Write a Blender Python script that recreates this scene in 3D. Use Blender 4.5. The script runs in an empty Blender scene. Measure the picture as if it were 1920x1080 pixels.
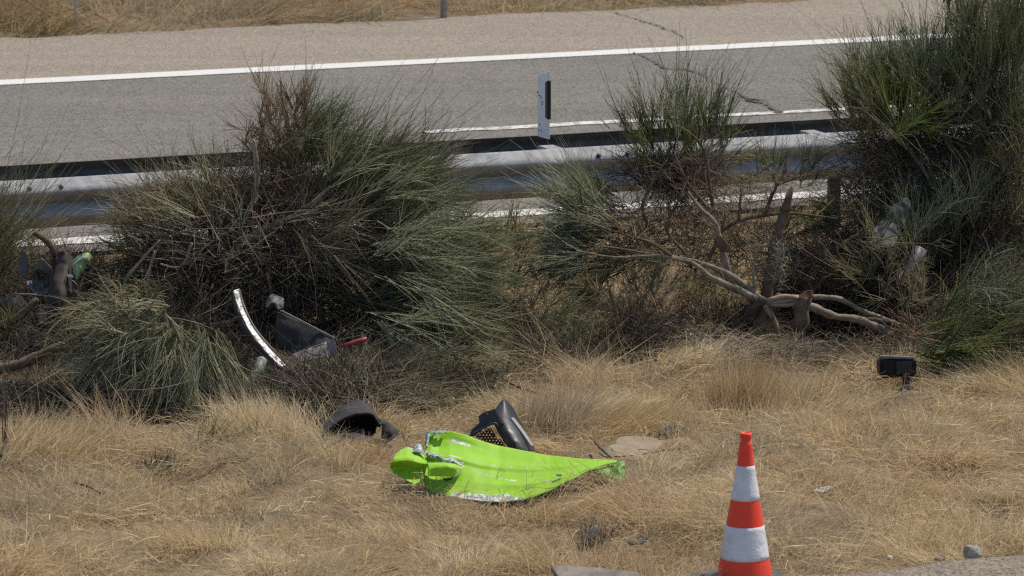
import bpy, bmesh, math, random
import numpy as np
from mathutils import Vector

C = bpy.context.scene.collection
rng = np.random.default_rng(11)
random.seed(5)

# ------------------------------------------------------------------ camera, sky, sun, exposure
F, CX, CY, CH = 8825.0, 960.0, 540.0, 5.05
PITCH = math.radians(9.7)
cam = bpy.data.cameras.new('camera')
cam.sensor_width = 36.0
cam.lens = F / 1920.0 * 36.0
cam.clip_end = 3000
cam.dof.use_dof = True
cam.dof.focus_distance = 26.5
cam.dof.aperture_fstop = 8.0
camo = bpy.data.objects.new('camera', cam)
C.objects.link(camo)
camo.location = (0, 0, CH)
camo.rotation_euler = (math.pi / 2 - PITCH, 0, 0)
bpy.context.scene.camera = camo

SUN_AZ, SUN_EL = math.radians(58), math.radians(60)
world = bpy.data.worlds.new('World')
bpy.context.scene.world = world
world.use_nodes = True
wn = world.node_tree
sky = wn.nodes.new('ShaderNodeTexSky')
sky.sky_type = 'NISHITA'
sky.sun_disc = False
sky.sun_elevation = SUN_EL
sky.sun_rotation = SUN_AZ
bg = wn.nodes['Background']
bg.inputs['Strength'].default_value = 0.13
wn.links.new(sky.outputs['Color'], bg.inputs['Color'])
sun = bpy.data.lights.new('sun', 'SUN')
sun.energy = 4.0
sun.angle = math.radians(0.53)
sun.color = (1.0, 0.925, 0.80)
suno = bpy.data.objects.new('sun', sun)
C.objects.link(suno)
sd = Vector((math.sin(SUN_AZ) * math.cos(SUN_EL), math.cos(SUN_AZ) * math.cos(SUN_EL), math.sin(SUN_EL)))
suno.rotation_euler = sd.to_track_quat('Z', 'Y').to_euler()
suno.location = (5, 10, 20)
vs = bpy.context.scene.view_settings
vs.view_transform = 'Standard'
vs.look = 'None'
vs.exposure = 0.14
bpy.context.scene.cycles.use_denoising = False
bpy.context.scene.cycles.filter_width = 1.3
vs.gamma = 1.0
vs.use_curve_mapping = False

# ------------------------------------------------------------------ measuring helpers (survey of the place)
CP, SP = math.cos(PITCH), math.sin(PITCH)
def ray(u, v):
    a, b = (u - CX) / F, (CY - v) / F
    return np.array([a, CP + b * SP, -SP + b * CP])
def W(u, v, Y):
    d = ray(u, v); t = Y / d[1]
    return np.array([0, 0, CH]) + d * t
def G(u, v, z=0.0):
    d = ray(u, v); t = (z - CH) / d[2]
    return np.array([0, 0, CH]) + d * t
def mpp(Y): return Y / F * 1.013
TH = math.radians(22.4)
D2, N2 = np.array([math.cos(TH), math.sin(TH)]), np.array([-math.sin(TH), math.cos(TH)])
def RT(p): return float(np.dot(p[:2], D2)), float(np.dot(p[:2], N2))     # along the road, across the road
def RW(s, t, z=0.0):
    q = D2 * s + N2 * t
    return np.array([q[0], q[1], z])

def vnoise(x, y, seed=0):
    x = np.asarray(x, float); y = np.asarray(y, float)
    xi, yi = np.floor(x).astype(int), np.floor(y).astype(int)
    fx, fy = x - xi, y - yi
    fx, fy = fx * fx * (3 - 2 * fx), fy * fy * (3 - 2 * fy)
    def h(a, b):
        n = np.sin(a * 127.1 + b * 311.7 + seed * 74.7) * 43758.5453
        return n - np.floor(n)
    return (h(xi, yi) * (1 - fx) + h(xi + 1, yi) * fx) * (1 - fy) + (h(xi, yi + 1) * (1 - fx) + h(xi + 1, yi + 1) * fx) * fy

# ------------------------------------------------------------------ materials
def new_mat(name):
    m = bpy.data.materials.new(name); m.use_nodes = True
    return m, m.node_tree.nodes, m.node_tree.links, m.node_tree.nodes['Principled BSDF']
def mix_rgb(N, L, fac, a, b):
    x = N.new('ShaderNodeMix'); x.data_type = 'RGBA'
    for sock, val in ((x.inputs[0], fac), (x.inputs[6], a), (x.inputs[7], b)):
        if isinstance(val, (int, float)): sock.default_value = val
        elif isinstance(val, tuple): sock.default_value = (*val, 1)
        else: L.new(val, sock)
    return x.outputs[2]
def noise(N, L, scale, detail=4, rough=0.6, vec=None, distort=0.0):
    t = N.new('ShaderNodeTexNoise')
    t.inputs['Scale'].default_value = scale; t.inputs['Detail'].default_value = detail
    t.inputs['Roughness'].default_value = rough; t.inputs['Distortion'].default_value = distort
    if vec is not None: L.new(vec, t.inputs['Vector'])
    return t.outputs['Fac']
def ramp(N, L, src, lo, hi):
    r = N.new('ShaderNodeMapRange'); r.clamp = True
    L.new(src, r.inputs[0]); r.inputs[1].default_value = lo; r.inputs[2].default_value = hi
    return r.outputs[0]
def bump(N, L, bs, src, strength, dist):
    b = N.new('ShaderNodeBump'); b.inputs['Strength'].default_value = strength; b.inputs['Distance'].default_value = dist
    L.new(src, b.inputs['Height']); L.new(b.outputs[0], bs.inputs['Normal'])
def simple(name, c1, c2=None, scale=20, rough=0.6, metal=0.0, lo=0.35, hi=0.65, b=0.0, bscale=60, bdist=0.004, spec=0.4):
    m, N, L, bs = new_mat(name)
    co = N.new('ShaderNodeTexCoord').outputs['Object']
    c2 = c2 or tuple(x * 0.7 for x in c1)
    f = ramp(N, L, noise(N, L, scale, 5, 0.65, co), lo, hi)
    L.new(mix_rgb(N, L, f, c1, c2), bs.inputs['Base Color'])
    bs.inputs['Roughness'].default_value = rough; bs.inputs['Metallic'].default_value = metal
    bs.inputs['Specular IOR Level'].default_value = spec
    if b: bump(N, L, bs, noise(N, L, bscale, 4, 0.6, co), b, bdist)
    return m
def tinted(name, rough=0.6, spec=0.25, trans=0.0):
    m, N, L, bs = new_mat(name)
    a = N.new('ShaderNodeAttribute'); a.attribute_name = 'tint'
    L.new(a.outputs['Color'], bs.inputs['Base Color'])
    bs.inputs['Roughness'].default_value = rough; bs.inputs['Specular IOR Level'].default_value = spec
    if trans:
        t = N.new('ShaderNodeBsdfTranslucent'); L.new(a.outputs['Color'], t.inputs['Color'])
        x = N.new('ShaderNodeMixShader'); x.inputs[0].default_value = trans
        L.new(bs.outputs[0], x.inputs[1]); L.new(t.outputs[0], x.inputs[2])
        L.new(x.outputs[0], N['Material Output'].inputs['Surface'])
    return m

TH_ = math.radians(22.4)
def asphalt(name, base, warm, dark, patch=1.0):
    m, N, L, bs = new_mat(name)
    co = N.new('ShaderNodeTexCoord').outputs['Object']
    big = ramp(N, L, noise(N, L, 0.55, 5, 0.6, co), 0.35, 0.68)
    c = mix_rgb(N, L, big, base, warm)
    mid = ramp(N, L, noise(N, L, 7, 4, 0.7, co, 0.4), 0.42, 0.72)
    k = N.new('ShaderNodeMath'); k.operation = 'MULTIPLY'; L.new(mid, k.inputs[0]); k.inputs[1].default_value = 0.55 * patch
    c = mix_rgb(N, L, k.outputs[0], c, dark)
    mp = N.new('ShaderNodeMapping'); mp.inputs['Rotation'].default_value = (0, 0, -TH_); mp.inputs['Scale'].default_value = (0.03, 0.9, 1); L.new(co, mp.inputs['Vector'])
    band = ramp(N, L, noise(N, L, 1.4, 3, 0.55, mp.outputs[0]), 0.4, 0.65)
    kb = N.new('ShaderNodeMath'); kb.operation = 'MULTIPLY'; L.new(band, kb.inputs[0]); kb.inputs[1].default_value = 0.5
    c = mix_rgb(N, L, kb.outputs[0], c, dark)
    v = N.new('ShaderNodeTexVoronoi'); v.inputs['Scale'].default_value = 75; L.new(co, v.inputs['Vector'])
    sep = N.new('ShaderNodeSeparateColor'); L.new(v.outputs['Color'], sep.inputs[0])
    st = ramp(N, L, sep.outputs[0], 0.6, 1.0)
    ks = N.new('ShaderNodeMath'); ks.operation = 'MULTIPLY'; L.new(st, ks.inputs[0]); ks.inputs[1].default_value = 0.6
    c = mix_rgb(N, L, ks.outputs[0], c, tuple(min(1, x * 1.6) for x in warm))
    st2 = ramp(N, L, sep.outputs[1], 0.72, 0.9)
    c = mix_rgb(N, L, st2, c, tuple(x * 0.45 for x in base))
    fine = ramp(N, L, noise(N, L, 28, 3, 0.7, co), 0.45, 0.8)
    k2 = N.new('ShaderNodeMath'); k2.operation = 'MULTIPLY'; L.new(fine, k2.inputs[0]); k2.inputs[1].default_value = 0.5
    c = mix_rgb(N, L, k2.outputs[0], c, tuple(x * 0.62 for x in base))
    L.new(c, bs.inputs['Base Color']); bs.inputs['Roughness'].default_value = 0.9
    bs.inputs['Specular IOR Level'].default_value = 0.15
    bump(N, L, bs, v.outputs['Distance'], 0.7, 0.006)
    return m

def paint_line(name, wear):
    m, N, L, bs = new_mat(name)
    co = N.new('ShaderNodeTexCoord').outputs['Object']
    n1 = ramp(N, L, noise(N, L, 9, 6, 0.75, co), 0.66 - wear, 0.72 - wear)
    c = mix_rgb(N, L, n1, (0.6, 0.585, 0.545), (0.24, 0.215, 0.18))
    n2 = ramp(N, L, noise(N, L, 40, 3, 0.7, co), 0.4, 0.9)
    c = mix_rgb(N, L, n2, c, (0.45, 0.43, 0.385))
    L.new(c, bs.inputs['Base Color']); bs.inputs['Roughness'].default_value = 0.75
    bump(N, L, bs, noise(N, L, 90, 3, 0.6, co), 0.4, 0.004)
    return m

M = {}
M['twig'] = tinted('broom_twigs', 0.45, 0.35, 0.48)
M['grass'] = tinted('dry_grass_blades', 0.7, 0.15, 0.42)
M['lane'] = asphalt('asphalt_lane', (0.165, 0.152, 0.133), (0.205, 0.186, 0.15), (0.115, 0.109, 0.1))
M['shoulder'] = asphalt('asphalt_shoulder', (0.275, 0.225, 0.185), (0.29, 0.25, 0.19), (0.19, 0.157, 0.13), 0.6)
M['near_road'] = asphalt('asphalt_near', (0.21, 0.175, 0.138), (0.24, 0.2, 0.15), (0.12, 0.1, 0.08), 0.9)
M['line'] = paint_line('road_paint', 0.06)
M['line_worn'] = paint_line('road_paint_worn', 0.12)
M['line_faint'] = paint_line('road_paint_faint', 0.17)
M['crack'] = simple('crack_dark', (0.05, 0.045, 0.04), (0.11, 0.095, 0.08), 30, 0.95)
M['soil'] = simple('verge_soil', (0.30, 0.215, 0.125), (0.13, 0.095, 0.06), 3.2, 0.95, 0, 0.3, 0.7, 1.0, 45, 0.03, 0.1)
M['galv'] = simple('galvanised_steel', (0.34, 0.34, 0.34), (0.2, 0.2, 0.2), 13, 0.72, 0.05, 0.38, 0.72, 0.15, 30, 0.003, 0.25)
M['galv_rear'] = simple('galvanised_rear', (0.11, 0.118, 0.125), (0.06, 0.066, 0.072), 7, 0.7, 0.15, 0.3, 0.7, 0.15, 30, 0.003)  # darker galvanised tone for the rear beams
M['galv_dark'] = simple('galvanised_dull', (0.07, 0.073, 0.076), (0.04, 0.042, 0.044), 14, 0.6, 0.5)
M['bark'] = simple('bark', (0.17, 0.125, 0.085), (0.075, 0.052, 0.035), 16, 0.9, 0, 0.3, 0.68, 0.8, 40, 0.01, 0.15)
M['bark_grey'] = simple('bark_grey', (0.30, 0.25, 0.195), (0.14, 0.105, 0.075), 18, 0.9, 0, 0.35, 0.7, 0.8, 45, 0.008, 0.15)
M['bark_red'] = simple('bark_red', (0.19, 0.095, 0.06), (0.08, 0.045, 0.03), 25, 0.9, 0, 0.35, 0.7, 0.8, 45, 0.008, 0.15)
M['split'] = simple('split_wood', (0.34, 0.26, 0.17), (0.2, 0.145, 0.09), 30, 0.8)
M['lichen'] = simple('lichen', (0.34, 0.33, 0.24), (0.2, 0.2, 0.14), 60, 0.95, 0, 0.35, 0.65, 1.0, 90, 0.01)
M['orange'] = simple('cone_orange', (0.80, 0.050, 0.018), (0.52, 0.045, 0.025), 7, 0.5, 0, 0.5, 0.8, 0.05, 40, 0.002)
M['reflect'] = simple('cone_band', (0.66, 0.65, 0.66), (0.46, 0.45, 0.46), 9, 0.4, 0.05, 0.45, 0.75, 0.8, 16, 0.012)
M['rubber'] = simple('rubber_base', (0.10, 0.11, 0.115), (0.06, 0.065, 0.07), 20, 0.75, 0, 0.4, 0.6, 0.3, 60, 0.003)
M['white_plastic'] = simple('white_plastic', (0.76, 0.76, 0.78), (0.66, 0.66, 0.68), 12, 0.45, 0, 0.4, 0.75)
M['black_reflector'] = simple('black_panel', (0.012, 0.012, 0.014), (0.02, 0.02, 0.022), 30, 0.45)
M['black_plastic'] = simple('black_plastic', (0.022, 0.022, 0.025), (0.06, 0.056, 0.052), 9, 0.42, 0, 0.42, 0.8, 0.25, 25, 0.004)
M['black_gloss'] = simple('black_gloss', (0.008, 0.008, 0.009), (0.02, 0.018, 0.017), 14, 0.5, 0, 0.4, 0.7, 0, 60, .004, 0.2)
M['black_felt'] = simple('dusty_black_liner', (0.022, 0.02, 0.02), (0.055, 0.047, 0.04), 12, 0.8, 0, 0.4, 0.75, 0.6, 40, 0.006)
M['dark_metal'] = simple('dark_metal', (0.06, 0.055, 0.05), (0.12, 0.1, 0.085), 14, 0.5, 0.3)
M['grey_plastic'] = simple('grey_plastic', (0.27, 0.24, 0.23), (0.19, 0.165, 0.155), 20, 0.6)
M['chrome'] = simple('scratched_alloy', (0.40, 0.39, 0.38), (0.09, 0.08, 0.07), 38, 0.45, 0.35, 0.5, 0.62, 0.8, 60, 0.006)
M['pale_green'] = simple('pale_green_metal', (0.30, 0.35, 0.26), (0.2, 0.22, 0.17), 22, 0.5)
M['grey_dirty'] = simple('dirty_grey_shell', (0.10, 0.098, 0.098), (0.05, 0.047, 0.045), 30, 0.6)
M['teal'] = simple('dusty_teal_sheet', (0.045, 0.055, 0.057), (0.02, 0.026, 0.028), 18, 0.7, 0, 0.35, 0.7, 0.4, 20, 0.01)  # base colour darkened to stand in for shade inside the right bush
M['lilac'] = simple('off_white_strip', (0.17, 0.155, 0.16), (0.09, 0.082, 0.085), 20, 0.55)  # off white taken down so the bush shade sits in the colour
M['red_plastic'] = simple('red_plastic', (0.42, 0.045, 0.06), (0.22, 0.03, 0.04), 30, 0.45)
M['stone'] = simple('pale_stone', (0.44, 0.40, 0.35), (0.22, 0.2, 0.175), 24, 0.9, 0, 0.35, 0.65, 0.9, 40, 0.01)
M['stone_dark'] = simple('dark_stone', (0.13, 0.115, 0.1), (0.06, 0.055, 0.05), 24, 0.9, 0, 0.35, 0.65, 0.9, 40, 0.01)
M['concrete'] = simple('concrete', (0.29, 0.23, 0.155), (0.2, 0.155, 0.105), 8, 0.95, 0, 0.3, 0.7, 0.6, 60, 0.006)
M['paper'] = simple('scrap', (0.68, 0.66, 0.63), (0.45, 0.43, 0.4), 40, 0.8)
M['board'] = simple('weathered_board', (0.24, 0.205, 0.17), (0.13, 0.11, 0.09), 12, 0.85, 0, 0.35, 0.65, 0.5, 40, 0.004)
M['rust_brown'] = simple('brown_strip', (0.06, 0.045, 0.034), (0.03, 0.023, 0.018), 14, 0.8)  # brown darkened so the left heap's shade is in the colour
M['flower'] = simple('yellow_flower', (0.6, 0.48, 0.03), (0.5, 0.36, 0.02), 50, 0.8)

def lime_mat():
    m, N, L, bs = new_mat('lime_paint')
    co = N.new('ShaderNodeTexCoord').outputs['Object']
    a = N.new('ShaderNodeAttribute'); a.attribute_name = 'tint'
    sep = N.new('ShaderNodeSeparateColor'); L.new(a.outputs['Color'], sep.inputs[0])
    n = noise(N, L, 14, 6, 0.75, co, 0.8)
    add = N.new('ShaderNodeMath'); add.operation = 'ADD'; L.new(sep.outputs[0], add.inputs[0]); L.new(n, add.inputs[1])
    f = ramp(N, L, add.outputs[0], 0.80, 0.87)
    mp = N.new('ShaderNodeMapping'); mp.inputs['Scale'].default_value = (2.2, 2.2, 30); mp.inputs['Rotation'].default_value = (0, 0.1, 0)
    L.new(co, mp.inputs['Vector'])
    sc = ramp(N, L, noise(N, L, 4, 5, 0.7, mp.outputs[0]), 0.66, 0.78)
    sk = N.new('ShaderNodeMath'); sk.operation = 'MULTIPLY'; L.new(sc, sk.inputs[0]); sk.inputs[1].default_value = 0.4
    big = ramp(N, L, noise(N, L, 3, 3, 0.5, co), 0.35, 0.7)
    c = mix_rgb(N, L, big, (0.24, 0.47, 0.016), (0.285, 0.53, 0.028))
    c = mix_rgb(N, L, sk.outputs[0], c, (0.62, 0.82, 0.3))
    dust = ramp(N, L, noise(N, L, 2.2, 5, 0.65, co, 1.2), 0.45, 0.75)
    dd = N.new('ShaderNodeMath'); dd.operation = 'MULTIPLY'; L.new(dust, dd.inputs[0]); dd.inputs[1].default_value = 0.35
    c = mix_rgb(N, L, dd.outputs[0], c, (0.36, 0.44, 0.12))
    dirt = ramp(N, L, noise(N, L, 30, 4, 0.7, co), 0.6, 0.85)
    dk = N.new('ShaderNodeMath'); dk.operation = 'MULTIPLY'; L.new(dirt, dk.inputs[0]); dk.inputs[1].default_value = 0.4
    c = mix_rgb(N, L, dk.outputs[0], c, (0.3, 0.42, 0.08))
    g = ramp(N, L, noise(N, L, 40, 3, 0.6, co), 0.42, 0.55)
    scr = mix_rgb(N, L, g, (0.66, 0.69, 0.62), (0.3, 0.33, 0.3))
    c = mix_rgb(N, L, f, c, scr)
    L.new(c, bs.inputs['Base Color']); bs.inputs['Roughness'].default_value = 0.6; bs.inputs['Specular IOR Level'].default_value = 0.3
    bump(N, L, bs, noise(N, L, 9, 4, 0.6, co), 0.2, 0.012)
    return m
M['lime'] = lime_mat()
M['lime_dusty'] = simple('lime_dusty', (0.17, 0.27, 0.06), (0.4, 0.42, 0.36), 30, 0.6, 0, 0.45, 0.6)
M['primer'] = simple('torn_grey_metal', (0.16, 0.19, 0.19), (0.5, 0.55, 0.46), 38, 0.6, 0.0, 0.48, 0.58)
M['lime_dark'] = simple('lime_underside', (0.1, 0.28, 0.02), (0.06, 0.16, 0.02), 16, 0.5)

# ------------------------------------------------------------------ object helpers
def tag(o, label=None, cat=None, group=None, kind=None):
    if label: o['label'] = label
    if cat: o['category'] = cat
    if group: o['group'] = group
    if kind: o['kind'] = kind
    return o
def thing(name, loc, label, cat, group=None):
    o = bpy.data.objects.new(name, None); C.objects.link(o)
    o.empty_display_size = 0.1; o.location = Vector([float(x) for x in loc])
    return tag(o, label, cat, group)
def link(name, me, m, parent=None):
    """Mesh data is in world coordinates; move it to the parent's frame (or to its own base)."""
    o = bpy.data.objects.new(name, me); C.objects.link(o)
    if m is not None: me.materials.append(m)
    n = len(me.vertices)
    if n:
        co = np.empty(n * 3, np.float32); me.vertices.foreach_get('co', co); co = co.reshape(-1, 3)
        if parent is not None:
            off = np.array(parent.location if parent.parent is None else parent.parent.location, np.float32)
            o.parent = parent
        else:
            off = np.array([co[:, 0].mean(), co[:, 1].mean(), co[:, 2].min()], np.float32)
            o.location = off.tolist()
        me.vertices.foreach_set('co', (co - off).ravel()); me.update()
    return o
def np_mesh(name, V, Q, tint=None, smooth=True):
    me = bpy.data.meshes.new(name)
    V = np.ascontiguousarray(V, np.float32).reshape(-1, 3); Q = np.ascontiguousarray(Q, np.int32)
    k = Q.shape[1]
    me.vertices.add(len(V)); me.vertices.foreach_set('co', V.ravel())
    me.loops.add(Q.size); me.loops.foreach_set('vertex_index', Q.ravel())
    me.polygons.add(len(Q))
    me.polygons.foreach_set('loop_start', np.arange(0, Q.size, k, dtype=np.int32))
    me.polygons.foreach_set('loop_total', np.full(len(Q), k, np.int32))
    me.polygons.foreach_set('use_smooth', np.full(len(Q), smooth, bool))
    me.update(calc_edges=True)
    if tint is not None:
        a = me.color_attributes.new('tint', 'FLOAT_COLOR', 'POINT')
        t = np.ones((len(V), 4), np.float32); t[:, :3] = tint
        a.data.foreach_set('color', t.ravel())
    return me

def cat_pts(P, n):
    """Catmull-Rom resampling of rows P (k,d) to n rows."""
    P = np.asarray(P, float); k = len(P)
    if k == 1: return np.repeat(P, n, 0)
    t = np.linspace(0, k - 1, n); i = np.minimum(t.astype(int), k - 2); f = (t - i)[:, None]
    p0, p1, p2, p3 = P[np.maximum(i - 1, 0)], P[i], P[i + 1], P[np.minimum(i + 2, k - 1)]
    return 0.5 * (2 * p1 + (p2 - p0) * f + (2 * p0 - 5 * p1 + 4 * p2 - p3) * f ** 2 + (3 * p1 - p0 - 3 * p2 + p3) * f ** 3)

def lin_pts(P, n):
    P = np.asarray(P, float); t = np.linspace(0, len(P) - 1, n); i = np.minimum(t.astype(int), len(P) - 2); f = (t - i)[:, None]
    return P[i] * (1 - f) + P[i + 1] * f

def tube_mesh(name, paths, sides=7, rough=0.12, step=0.03):
    """paths: lists of world (x,y,z,r). One joined mesh of tapered, slightly knobbly limbs with closed ends."""
    Vs, Fs = [], []; off = 0
    for P in paths:
        P = np.asarray(P, float)
        ln = np.linalg.norm(np.diff(P[:, :3], axis=0), axis=1).sum()
        n = int(np.clip(ln / step, 3, 40)); R = cat_pts(P, n)
        c = R[:, :3] + rng.normal(0, 1, (n, 3)) * R[:, 3:4] * rough * .5
        T = np.gradient(c, axis=0); T /= np.linalg.norm(T, axis=1)[:, None] + 1e-9
        ref = np.array([0, 0, 1.0]) if abs(T[:, 2]).mean() < 0.8 else np.array([1.0, 0, 0])
        A = np.cross(T, ref); A /= np.linalg.norm(A, axis=1)[:, None] + 1e-9
        B = np.cross(T, A)
        ang = np.linspace(0, 2 * np.pi, sides, endpoint=False)
        rr = np.maximum(R[:, 3], 0.0008)[:, None] * (1 + rng.normal(0, rough, (n, sides)))
        V = c[:, None] + rr[..., None] * (np.cos(ang)[None, :, None] * A[:, None] + np.sin(ang)[None, :, None] * B[:, None])
        Vs.append(V.reshape(-1, 3))
        for i in range(n - 1):
            for j in range(sides):
                a, b = off + i * sides + j, off + i * sides + (j + 1) % sides
                Fs.append((a, b, b + sides, a + sides))
        Fs.append(tuple(off + j for j in range(sides))[::-1]); Fs.append(tuple(off + (n - 1) * sides + j for j in range(sides)))
        off += n * sides
    me = bpy.data.meshes.new(name); me.from_pydata(np.concatenate(Vs).tolist(), [], Fs); me.update()
    for p in me.polygons: p.use_smooth = True
    return me
def limb(pts, Y=None):
    """pixel-surveyed limb: (u,v,r_px) with a common depth or (u,v,r_px,Y)."""
    out = []
    for p in pts:
        y = p[3] if len(p) > 3 else Y
        out.append((*W(p[0], p[1], y), p[2] * mpp(y)))
    return out

def sheet_mesh(name, rows, nu, nv, crumple=0.0, seed=0, cscale=8.0, wear=None, lin=(False, False)):
    """Surface through a net of (u,v,Y) points, resampled smoothly."""
    R = np.array([[W(*p) for p in r] for r in rows])
    fu, fv = (lin_pts if lin[0] else cat_pts), (lin_pts if lin[1] else cat_pts)
    mid = np.array([fu(r, nu) for r in R])
    V = np.array([fv(mid[:, j], nv) for j in range(nu)]).transpose(1, 0, 2)
    if crumple:
        px, pz = V[..., 0] * cscale, V[..., 2] * cscale + V[..., 1] * cscale * 0.7
        k = np.abs(vnoise(px, pz, seed) - 0.5) * 2 + 0.5 * np.abs(vnoise(px * 2.3, pz * 2.3, seed + 3) - 0.5) * 2
        V[..., 1] += (k - 0.6) * crumple; V[..., 2] += (vnoise(px + 9, pz, seed + 5) - 0.5) * crumple * 0.6
    idx = np.arange(nu * nv).reshape(nv, nu)
    Q = np.stack([idx[:-1, :-1], idx[1:, :-1], idx[1:, 1:], idx[:-1, 1:]], -1).reshape(-1, 4)
    t = None
    if wear is not None:
        bb, aa = np.meshgrid(np.linspace(0, 1, nv), np.linspace(0, 1, nu), indexing='ij')
        w = wear(aa, bb); t = np.repeat(w.reshape(-1, 1), 3, 1)
    return np_mesh(name, V, Q, t)
def sheet(name, rows, nu, nv, m, parent=None, thick=0.004, **k):
    o = link(name, sheet_mesh(name, rows, nu, nv, **k), m, parent)
    s = o.modifiers.new('thickness', 'SOLIDIFY'); s.thickness = thick; s.offset = 0
    return o

def poly_plate(name, pts, Y, m, parent=None, thick=0.01, lean=0.0, bev=0.002, crumple=0.0, seed=0):
    """A plate with an irregular outline: (u,v) points at depth Y, leaning back with height, subdivided and bent."""
    bm = bmesh.new()
    v0 = max(p[1] for p in pts); mp = mpp(Y)
    vs_ = [bm.verts.new(W(p[0], p[1], Y + (v0 - p[1]) * mp * lean + (p[2] if len(p) > 2 else 0))) for p in pts]
    f = bm.faces.new(vs_)
    bmesh.ops.triangulate(bm, faces=[f])
    if crumple:
        bmesh.ops.subdivide_edges(bm, edges=bm.edges[:], cuts=3, use_grid_fill=True)
        for v in bm.verts:
            k = vnoise(v.co.x * 14, v.co.z * 14, seed) - 0.5
            v.co.y += k * crumple; v.co.z += (vnoise(v.co.x * 17 + 5, v.co.z * 17, seed + 2) - .5) * crumple * 0.4
    me = bpy.data.meshes.new(name); bm.to_mesh(me); bm.free()
    o = link(name, me, m, parent)
    s = o.modifiers.new('thickness', 'SOLIDIFY'); s.thickness = thick; s.offset = 0
    if bev:
        b = o.modifiers.new('bevel', 'BEVEL'); b.width = bev; b.segments = 1; b.limit_method = 'ANGLE'
    return o

def box_mesh(name, c, half, ax=None, bev=0.004):
    """box with centre c, half sizes, axes rows ax; bevelled."""
    ax = np.eye(3) if ax is None else np.asarray(ax, float)
    bm = bmesh.new(); bmesh.ops.create_cube(bm, size=2.0)
    for v in bm.verts:
        p = np.array(c) + ax[0] * v.co.x * half[0] + ax[1] * v.co.y * half[1] + ax[2] * v.co.z * half[2]
        v.co = Vector(p)
    if bev: bmesh.ops.bevel(bm, geom=bm.edges[:], offset=bev, segments=2, affect='EDGES')
    bmesh.ops.recalc_face_normals(bm, faces=bm.faces[:])
    me = bpy.data.meshes.new(name); bm.to_mesh(me); bm.free()
    return me
def stone_mesh(name, c, r, seed, flat=0.7):
    bm = bmesh.new(); bmesh.ops.create_icosphere(bm, subdivisions=3, radius=1.0)
    rs = np.random.default_rng(seed)
    cuts = [(Vector(rs.normal(0, 1, 3)).normalized(), rs.uniform(0.55, 0.85)) for _ in range(9)]
    for v in bm.verts:
        p = v.co.copy()
        for n_, d_ in cuts:
            k = p.dot(n_)
            if k > d_: p -= n_ * (k - d_)
        p += p * float(rs.normal(0, 0.02))
        v.co = Vector((c[0] + p.x * r[0], c[1] + p.y * r[1], c[2] + p.z * r[2] * flat))
    me = bpy.data.meshes.new(name); bm.to_mesh(me); bm.free()
    return me
def lathe_mesh(name, c, prof, sides=48, caps=True):
    bm = bmesh.new(); rings = []
    for r, z in prof:
        rings.append([bm.verts.new((c[0] + r * math.cos(a), c[1] + r * math.sin(a), c[2] + z)) for a in np.linspace(0, 2 * math.pi, sides, endpoint=False)])
    for a, b in zip(rings, rings[1:]):
        for j in range(sides): bm.faces.new((a[j], a[(j + 1) % sides], b[(j + 1) % sides], b[j]))
    if caps: bm.faces.new(rings[0][::-1]); bm.faces.new(rings[-1])
    for f in bm.faces: f.smooth = len(f.verts) == 4
    me = bpy.data.meshes.new(name); bm.to_mesh(me); bm.free()
    return me

# ------------------------------------------------------------------ layout of the road frame
s0, T_NEAR = RT(G(1710, 1060, .025))              # edge of the near asphalt
_, T_L1 = RT(G(950, 400, .036)); _, T_L2 = RT(G(1000, 236, .036)); _, T_L3 = RT(G(960, 107, .036)); _, T_FAR = RT(G(300, 57, .03))
_, T_RF = RT(W(1000, 283, 30.88)); T_RF = T_RF                 # front beam face line
Z_ROAD = 0.03
T_EDGE = T_L1 - 0.42                        # near edge of the ramp road

def hgt(x, y):
    x = np.asarray(x, float); y = np.asarray(y, float)
    t = x * N2[0] + y * N2[1]
    n = (vnoise(x * 0.9, y * 0.9, 1) - .5) * 0.16 + (vnoise(x * 2.7, y * 2.7, 2) - .5) * 0.10 + (vnoise(x * 7, y * 7, 4) - .5) * 0.02
    m = np.clip((t - T_NEAR) / 0.6, 0, 1) * np.clip((T_EDGE - t) / 0.6, 0, 1)
    far = np.clip((t - T_FAR) / 1.0, 0, 1)
    return n * m * 0.9 + far * (n * 1.5 + 0.03) - 0.012 * (m < 0.02)

# ground sheet: fine in view, coarse to the horizon
def axis(lo, hi, step, far):
    a = list(np.arange(lo, hi + 1e-6, step)); k = step
    b = [hi]; 
    while b[-1] < far: k *= 1.6; b.append(b[-1] + k)
    k = step; c = [lo]
    while c[-1] > -far: k *= 1.6; c.append(c[-1] - k)
    return np.array(sorted(set(c[1:] + a + b[1:])))
gx, gy = axis(-7, 8, 0.12, 900), axis(18, 58, 0.12, 900)
X, Yg = np.meshgrid(gx, gy)
Z = hgt(X, Yg)
idx = np.arange(X.size).reshape(X.shape)
Q = np.stack([idx[:-1, :-1], idx[:-1, 1:], idx[1:, 1:], idx[1:, :-1]], -1).reshape(-1, 4)
me = np_mesh('verge_ground', np.stack([X, Yg, Z], -1), Q)
g = bpy.data.objects.new('verge_ground', me); C.objects.link(g); me.materials.append(M['soil']); tag(g, kind='structure')

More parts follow.
